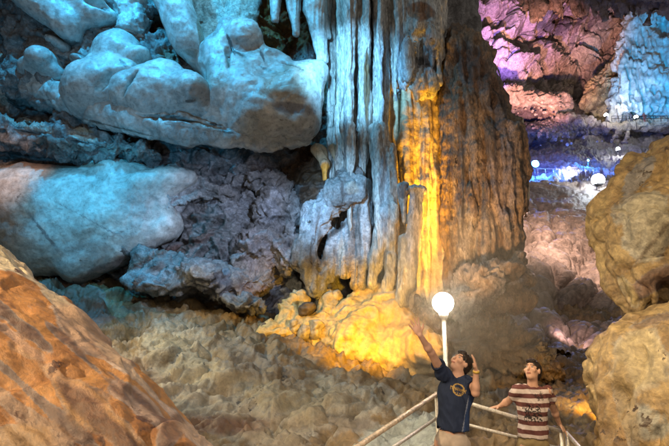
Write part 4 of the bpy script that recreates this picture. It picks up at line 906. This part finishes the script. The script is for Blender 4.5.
# ------------------------------------------------------------------ people
def cloth_mat(name, c, rough=0.85, tint=False, stripes=None):
    m = bpy.data.materials.new(name); m.use_nodes = True; nt = m.node_tree; N = nt.nodes; L = nt.links; b = N['Principled BSDF']; b.inputs['Roughness'].default_value = rough
    b.inputs['Specular IOR Level'].default_value = 0.2
    tc = N.new('ShaderNodeTexCoord'); n = N.new('ShaderNodeTexNoise'); n.inputs['Scale'].default_value = 14; n.inputs['Detail'].default_value = 6; L.new(tc.outputs['Object'], n.inputs['Vector'])
    base = N.new('ShaderNodeRGB'); base.outputs[0].default_value = tuple(c) + (1,); col = base.outputs[0]
    if stripes:
        c2, period, off = stripes
        sx = N.new('ShaderNodeSeparateXYZ'); L.new(tc.outputs['Object'], sx.inputs[0])
        ad = N.new('ShaderNodeMath'); ad.operation = 'MULTIPLY_ADD'; L.new(n.outputs[0], ad.inputs[0]); ad.inputs[1].default_value = .012; L.new(sx.outputs[2], ad.inputs[2])
        mu = N.new('ShaderNodeMath'); mu.operation = 'MULTIPLY_ADD'; L.new(ad.outputs[0], mu.inputs[0]); mu.inputs[1].default_value = 1 / period; mu.inputs[2].default_value = off
        fr = N.new('ShaderNodeMath'); fr.operation = 'FRACT'; L.new(mu.outputs[0], fr.inputs[0])
        gt = N.new('ShaderNodeMath'); gt.operation = 'GREATER_THAN'; L.new(fr.outputs[0], gt.inputs[0]); gt.inputs[1].default_value = .5
        x = N.new('ShaderNodeMix'); x.data_type = 'RGBA'; L.new(gt.outputs[0], x.inputs[0]); L.new(col, x.inputs[6]); x.inputs[7].default_value = tuple(c2) + (1,); col = x.outputs[2]
    if tint:
        at = N.new('ShaderNodeAttribute'); at.attribute_name = 'tint'
        x = N.new('ShaderNodeMix'); x.data_type = 'RGBA'; L.new(at.outputs['Alpha'], x.inputs[0]); L.new(col, x.inputs[6]); L.new(at.outputs['Color'], x.inputs[7]); col = x.outputs[2]
    r = N.new('ShaderNodeValToRGB'); r.color_ramp.elements[0].position = .3; r.color_ramp.elements[1].position = .7; r.color_ramp.elements[0].color = (.8, .8, .8, 1); r.color_ramp.elements[1].color = (1.1, 1.1, 1.1, 1); L.new(n.outputs[0], r.inputs[0])
    x = N.new('ShaderNodeMix'); x.data_type = 'RGBA'; x.blend_type = 'MULTIPLY'; x.inputs[0].default_value = 1; L.new(col, x.inputs[6]); L.new(r.outputs[0], x.inputs[7]); L.new(x.outputs[2], b.inputs['Base Color'])
    bm_ = N.new('ShaderNodeBump'); bm_.inputs['Strength'].default_value = .35; bm_.inputs['Distance'].default_value = .01; L.new(n.outputs[0], bm_.inputs['Height']); L.new(bm_.outputs[0], b.inputs['Normal'])
    return m


M_SKIN = cloth_mat('skin', (0.52, 0.30, 0.20), 0.5, tint=True)
M_HAIR = cloth_mat('black_hair', (0.022, 0.015, 0.012), 0.45)
M_EYE = plain('eye_white', (0.30, 0.27, 0.25), 0.3, var=.02)
M_SHOE = cloth_mat('dark_shoe', (0.04, 0.035, 0.03))


def unit(v): v = np.asarray(v, float); return v / np.linalg.norm(v)


def hand(F, wr, dirn, palm, thumb, spread=.16, curl=.25, s=1.0):
    """palm plus five fingers of unequal length; dirn = towards the finger tips, palm = way the palm faces, thumb = side the thumb is on"""
    d = unit(dirn); n = unit(np.asarray(palm) - np.dot(palm, d) * d); t = unit(np.asarray(thumb) - np.dot(thumb, d) * d - np.dot(thumb, n) * n)
    R = np.stack([t, n, d], 1); c = wr + d * .045 * s
    F.ell(c, (.040 * s, .017 * s, .050 * s), R, .012)
    for k, ln in enumerate((.072, .080, .075, .060)):
        o = (.030 - .020 * k) * s; a = wr + d * .078 * s + t * o; ang = spread * (1.5 - k); dr = unit(d + t * ang + n * curl * .3)
        b = a + dr * ln * .5 * s; dr2 = unit(dr + n * curl); e = b + dr2 * ln * .5 * s
        F.cap(a - d * .02 * s, b, .0095 * s, .0088 * s, .006); F.cap(b, e, .0088 * s, .0075 * s, .003)
    a = wr + d * .025 * s + t * .028 * s; b = a + unit(d * .7 + t + n * .2) * .035 * s; e = b + unit(d + t * .55 + n * .3) * .032 * s
    F.cap(a, b, .013 * s, .0105 * s, .01); F.cap(b, e, .0105 * s, .0085 * s, .004)


def person(label, J, fwd, headf, headup, hands, cfg):
    """J: joints in world metres. body is one mesh; hair, clothes, eyes and shoes are its children"""
    pel, chest, neck, head = J['pelvis'], J['chest'], J['neck'], J['head']
    base = (pel[0], pel[1], cfg['z0'])
    t = thing('person', base, label, 'person')
    allp = np.array(list(J.values())); lo = allp.min(0) - .26; hi = allp.max(0) + .26
    f = unit(headf); u = unit(np.asarray(headup) - np.dot(headup, f) * f); r = np.cross(f, u); H = np.stack([r, f, u], 1)
    hp = lambda a, b, c: head + r * a + f * b + u * c
    fw = unit(fwd); side = unit(J['sl'] - J['sr']); T3 = np.stack([side, fw, np.cross(side, fw) * (1 if np.cross(side, fw)[2] > 0 else -1)], 1)
    F = Field(lo, hi, .0065)
    # torso
    F.ell(chest, (.145, .095, .17), T3, 0); F.ell((chest + pel) / 2, (.122, .088, .16), T3, .06); F.ell(pel, (.138, .10, .12), T3, .06)
    F.cap(neck - (0, 0, .04), head - u * .03, .058, .052, .03)
    for s_ in ('r', 'l'):
        F.cap(neck - (0, 0, .04), J['s' + s_] - (0, 0, .012), .036, .042, .04)
        F.cap(J['s' + s_], J['e' + s_], .049, .038, .03); F.cap(J['e' + s_], J['w' + s_], .038, .025, .012); m = J['e' + s_] * .7 + J['w' + s_] * .3; F.ell(m, (.039, .039, .045), None, .02)
        F.cap(J['h' + s_], J['k' + s_], .085, .058, .04); F.cap(J['k' + s_], J['a' + s_], .056, .036, .02); F.cap(J['a' + s_], J['a' + s_] + fw * .14 - (0, 0, .05), .038, .03, .02)
        hd = hands[s_]; hand(F, J['w' + s_], *hd)
    # head
    F.ell(hp(0, -.012, .022), (.074, .095, .090), H, 0); F.ell(hp(0, .022, -.045), (.056, .066, .068), H, .03); F.ell(hp(0, .052, -.088), (.026, .024, .022), H, .02)
    F.cap(hp(0, .083, .018), hp(0, .106, -.022), .009, .0135, .008); F.ell(hp(0, .088, -.055), (.024, .012, .010), H, .006)
    for q in (-1, 1):
        F.ell(hp(q * .031, .096, .018), (.017, .012, .011), H, .008, cut=True); F.ell(hp(q * .076, -.005, -.005), (.010, .020, .032), H, .006); F.ell(hp(q * .045, .062, -.015), (.024, .022, .022), H, .02); F.cap(hp(q * .014, .088, .037), hp(q * .046, .076, .037), .007, .006, .008)
    V, Q = F.mesh(); V = relax(V, Q, 1, .35)
    L = (V - head) @ H; Tn = np.zeros((len(V), 4))
    def pt(m, c, a=1.0): Tn[m, :3] = c; Tn[m, 3] = a
    pt((abs(L[:, 0]) < .022) & (L[:, 1] > .075) & (abs(L[:, 2] + .055) < .008), (.30, .10, .08), .8)
    for q in (-1, 1): pt((abs(L[:, 0] - q * .030) < .021) & (L[:, 1] > .055) & (abs(L[:, 2] - .040) < .006), (.02, .015, .01), .85)
    body = put('body', V, Q, M_SKIN, parent=t, tint=Tn)
    for q in (-1, 1):
        e_ = ball('eye', hp(q * .031, .0775, .017), .0105, M_EYE, t, 3)
        ball('iris', hp(q * .031, .0845, .018), .0052, M_HAIR, e_, 3)
    # hair
    F = Field(head - .17, head + .17, .0065)
    F.ell(hp(0, -.022, .034), (.084, .100, .093), H, 0); F.ell(hp(0, -.045, -.01), (.078, .072, .085), H, .02); F.ell(hp(.0, .055, .095), (.06, .03, .022), H, .02)
    F.ell(hp(0, .085, -.015), (.066, .075, .080), H, .01, cut=True); F.cap(hp(-.12, .012, -.025), hp(.12, .012, -.025), .026, .026, .01, cut=True)
    V, Q = F.mesh(); V = V + vnormals(V, Q) * (fbm(V @ H * np.array([70, 24, 30]), 3) * .0065)[:, None]
    put('hair', V, Q, M_HAIR, parent=t)
    # shirt
    hem = cfg['hem']; F = Field(lo, hi, .0075)
    F.ell(chest + (0, 0, .0), (.160, .112, .18), T3, 0); F.ell((chest + pel) / 2, (.140, .108, .19), T3, .08); F.ell(pel + (0, 0, -.02), (.155, .122, .20), T3, .08)
    for s_ in ('r', 'l'):
        se = J['s' + s_] * (1 - cfg['sleeve']) + J['e' + s_] * cfg['sleeve']; dd = unit(J['e' + s_] - J['s' + s_])
        F.cap(neck - (0, 0, .035), J['s' + s_], .052, .058, .05); F.cap(J['s' + s_], se + dd * .03, .058, .066, .04)
        F.cap(se + dd * .075, se + dd * .16, .085, .085, .004, cut=True)
        F.cap(se + dd * .02, se + dd * .12, .052, .050, .0, cut=True)
    F.ell(neck + (0, 0, .035) + fw * .03, (.066, .072, .058), None, .008, cut=True)
    F.halfspace((0, 0, hem), (cfg.get('hemtilt', 0), 0, -1))
    F.ell((pel[0], pel[1], hem - .02), (.135, .095, .05), T3, .0, cut=True)
    V, Q = F.mesh(); V = relax(V, Q, 1, .4)
    Lc = (V - chest) @ T3
    fold = ridged(np.stack([Lc[:, 0] * 5 + Lc[:, 2] * 2.5, Lc[:, 1] * 4, Lc[:, 2] * 2.2], 1) + 3.3, 3) - 1
    V = V + vnormals(V, Q) * (fold * .021 + .003)[:, None]
    Tn = cfg['print'](Lc, V)
    put('shirt', V, Q, cfg['shirt'], parent=t, tint=Tn)
    # trousers
    F = Field(lo, hi, .012)
    F.ell(pel, (.143, .107, .13), T3, 0)
    for s_ in ('r', 'l'):
        F.cap(J['h' + s_], J['k' + s_], .085, .068, .04)
        F.cap(J['k' + s_], J['k' + s_] * (1 - cfg['leg']) + J['a' + s_] * cfg['leg'], .078, .07, .02)
    V, Q = F.mesh(); V = V + vnormals(V, Q) * ((fbm(V * 12, 3)) * .008)[:, None]
    put('trousers', V, Q, cfg['trousers'], parent=t)
    for s_ in ('r', 'l'):
        F = Field(J['a' + s_] - .25, J['a' + s_] + .25, .012); F.cap(J['a' + s_] - (0, 0, .035), J['a' + s_] + fw * .15 - (0, 0, .05), .048, .042, .02); F.halfspace((0, 0, cfg['z0']), (0, 0, -1))
        V, Q = F.mesh(); put('shoe', V, Q, M_SHOE, parent=t)
    return t


def legs(J, z0, side, fw):
    for s_, q in (('r', -1), ('l', 1)):
        h = J['pelvis'] + side * q * .09 + (0, 0, -.05); J['h' + s_] = h; a = np.array([h[0] + side[0] * q * .03, h[1], z0 + .085]); J['a' + s_] = a; J['k' + s_] = (h + a) / 2 + fw * .03
    return J


# man in the dark shirt: head thrown back, one arm stretched up, the other hand behind his ear
fw = unit((-.12, -1, 0)); sd = unit((1, -.12, 0))
J = dict(pelvis=P(452, 440, 5.22), chest=P(455, 394, 5.22), neck=P(458, 375.5, 5.22), head=P(460.5, 363.5, 5.25), sr=P(442, 373, 5.17), er=P(431, 352.5, 5.00), wr=P(420, 335, 4.86),
         sl=P(472, 381, 5.22), el=P(475.5, 393, 4.98), wl=P(476, 371.5, 4.93))
J = legs(J, 0.0, sd, fw)


def print_dark(L, V):
    T = np.zeros((len(V), 4)); x = L[:, 0]; z = L[:, 2]; front = L[:, 1] > 0.02
    cx, cz = -.015, .055; rr_ = np.hypot(x - cx, z - cz)
    gold = front & ((abs(rr_ - .050) < .0065) | ((abs(z - cz) < .016) & (abs(x - cx) < .072) & (np.sin(x * 420) > -.35)) | ((abs(z - cz + .03) < .006) & (abs(x - cx) < .03) & (np.sin(x * 500) > -.2)))
    T[gold, :3] = (.42, .27, .08); T[gold, 3] = .85
    blue = (x > .09) & (z < .03) & (L[:, 1] > -.12); T[blue, :3] = (.03, .055, .13); T[blue, 3] = .9
    ln = (abs(x - .088) < .005) & (z < .03) & front; T[ln, :3] = (.3, .33, .4); T[ln, 3] = .6
    return T


man1 = person('man in a dark printed shirt, head thrown back, one arm raised towards the globe lamp', J, fw, (-.60, -.42, .68), (.55, .25, .80),
              {'r': ((-.45, -.1, .9), (.25, -1, 0), (1, 0, .2), .30, .12, 1.05), 'l': ((-.05, .05, 1), (-1, .35, 0), (0, -1, 0), .12, .35, 1.0)},
              dict(z0=0.0, hem=P(452, 430, 5.2)[2], sleeve=.42, shirt=cloth_mat('charcoal_jersey', (0.018, 0.027, 0.055), .8, tint=True), trousers=cloth_mat('pale_khaki_cloth', (.45, .36, .27)), leg=.95, print=print_dark))
w = J['wl'] + np.array([0, 0, -.012]); tube('watch_band', [w, w + unit(J['wl'] - J['el']) * .022], .031, plain('yellow_band', (.55, .35, .06), .4), man1, 14)

# man in the striped shirt, leaning back on the rail with both arms spread
fw = unit((-.35, -1, 0)); sd = unit((1, -.25, 0))
J = dict(pelvis=P(533, 443, 5.80), chest=P(532, 404, 5.82), neck=P(532.5, 386, 5.82), head=P(532.5, 371, 5.80), sr=P(518.5, 391, 5.84), er=P(508.5, 401, 6.03), wr=P(499.5, 406.5, 6.12),
         sl=P(546.5, 391, 5.80), el=P(553.5, 409, 5.96), wl=P(559.5, 424, 6.06))
J = legs(J, -.14, sd, fw)


def print_stripe(L, V):
    T = np.zeros((len(V), 4)); x = L[:, 0]; z = L[:, 2]; front = L[:, 1] > 0.0
    n = fbm(V * 55, 3); q = np.maximum(abs(x + .02) / .075, abs(z + .08) / .075)
    m = front & (q < 1.0 + n * .35) & (n > -.12); T[m, :3] = (.02, .016, .016); T[m, 3] = .95
    m = front & (np.hypot((x - .06) / .04, (z - .09) / .035) < .9 + n) & (n > -.1); T[m, :3] = (.03, .02, .02); T[m, 3] = .8
    return T


man2 = person('young man in a maroon and white striped shirt leaning back on the rail, looking up', J, fw, (-.66, -.62, .42), (.12, .2, 1),
              {'r': ((-1, -.05, -.15), (0, 0, -1), (-.2, -1, 0), .14, .45, .95), 'l': ((.6, -.1, -.8), (-.6, .3, -.5), (-.6, -.9, 0), .14, .5, .95)},
              dict(z0=-.14, hem=P(532, 437, 5.8)[2], hemtilt=0, sleeve=.45, shirt=cloth_mat('striped_jersey', (.56, .46, .41), .85, tint=True, stripes=((.12, .045, .04), .092, .2)), trousers=cloth_mat('khaki_cloth', (.26, .19, .09)), leg=.1, print=print_stripe))

# tiny visitors on the far shelf
M_FC = [cloth_mat('far_dark_cloth', (.04, .04, .06)), cloth_mat('far_red_cloth', (.16, .05, .05)), cloth_mat('far_grey_cloth', (.12, .12, .13))]
for i, (px_, py_, lab) in enumerate([(631, 119.5, 'tiny far visitor in dark clothes just left of the lamp before the turquoise curtain'), (644.5, 120, 'tiny far visitor standing on the shelf right of the turquoise curtain lamp'), (628, 119.5, 'tiny far visitor, leftmost figure on the pale shelf')]):
    b = P(px_, py_, 87.3) ; b = b + np.array([0, 0, -.35]); F = Field(b - (.6, .5, .2), b + (.6, .5, 2.0), .035)
    for q in (-1, 1):
        F.cap(b + (q * .1, 0, .06), b + (q * .09, 0, .85), .06, .09, .05); F.cap(b + (q * .1, -.02, .05), b + (q * .1, -.16, .04), .05, .045, .03); F.cap(b + (q * .2, 0, 1.4), b + (q * .28, -.05, 1.1), .055, .045, .04); F.cap(b + (q * .28, -.05, 1.1), b + (q * .25, -.18, .88), .045, .035, .03)
    F.ell(b + (0, 0, 1.2), (.2, .13, .33), None, .06); F.cap(b + (0, 0, 1.45), b + (0, 0, 1.58), .06, .055, .03); F.ell(b + (0, -.01, 1.66), (.08, .1, .12), None, .02)
    V, Q = F.mesh(); o = put('person', V, Q, M_FC[i % 3], tint=np.zeros((len(V), 4)), label=lab, category='person', group='tiny visitors on the far shelf')

# ------------------------------------------------------------------ thin volume added to make a glow round the globe lamp
v_, q_ = cube_sphere(12); c_ = P(445, 298, 7.4)
mm_ = bpy.data.materials.new('thin_glow_volume'); mm_.use_nodes = True; mm_.node_tree.nodes.remove(mm_.node_tree.nodes['Principled BSDF'])
vv_ = mm_.node_tree.nodes.new('ShaderNodeVolumePrincipled'); vv_.inputs['Density'].default_value = 0.060; vv_.inputs['Color'].default_value = (.98, .86, .66, 1); vv_.inputs['Anisotropy'].default_value = 0.2
mm_.node_tree.links.new(vv_.outputs[0], mm_.node_tree.nodes['Material Output'].inputs['Volume'])
put('glow_volume', v_ * np.array([1.35, 2.2, 1.35]) + c_, q_, mm_, kind='stuff', label='thin volume added for the glow round the globe lamp before the great column', category='glow_volume')
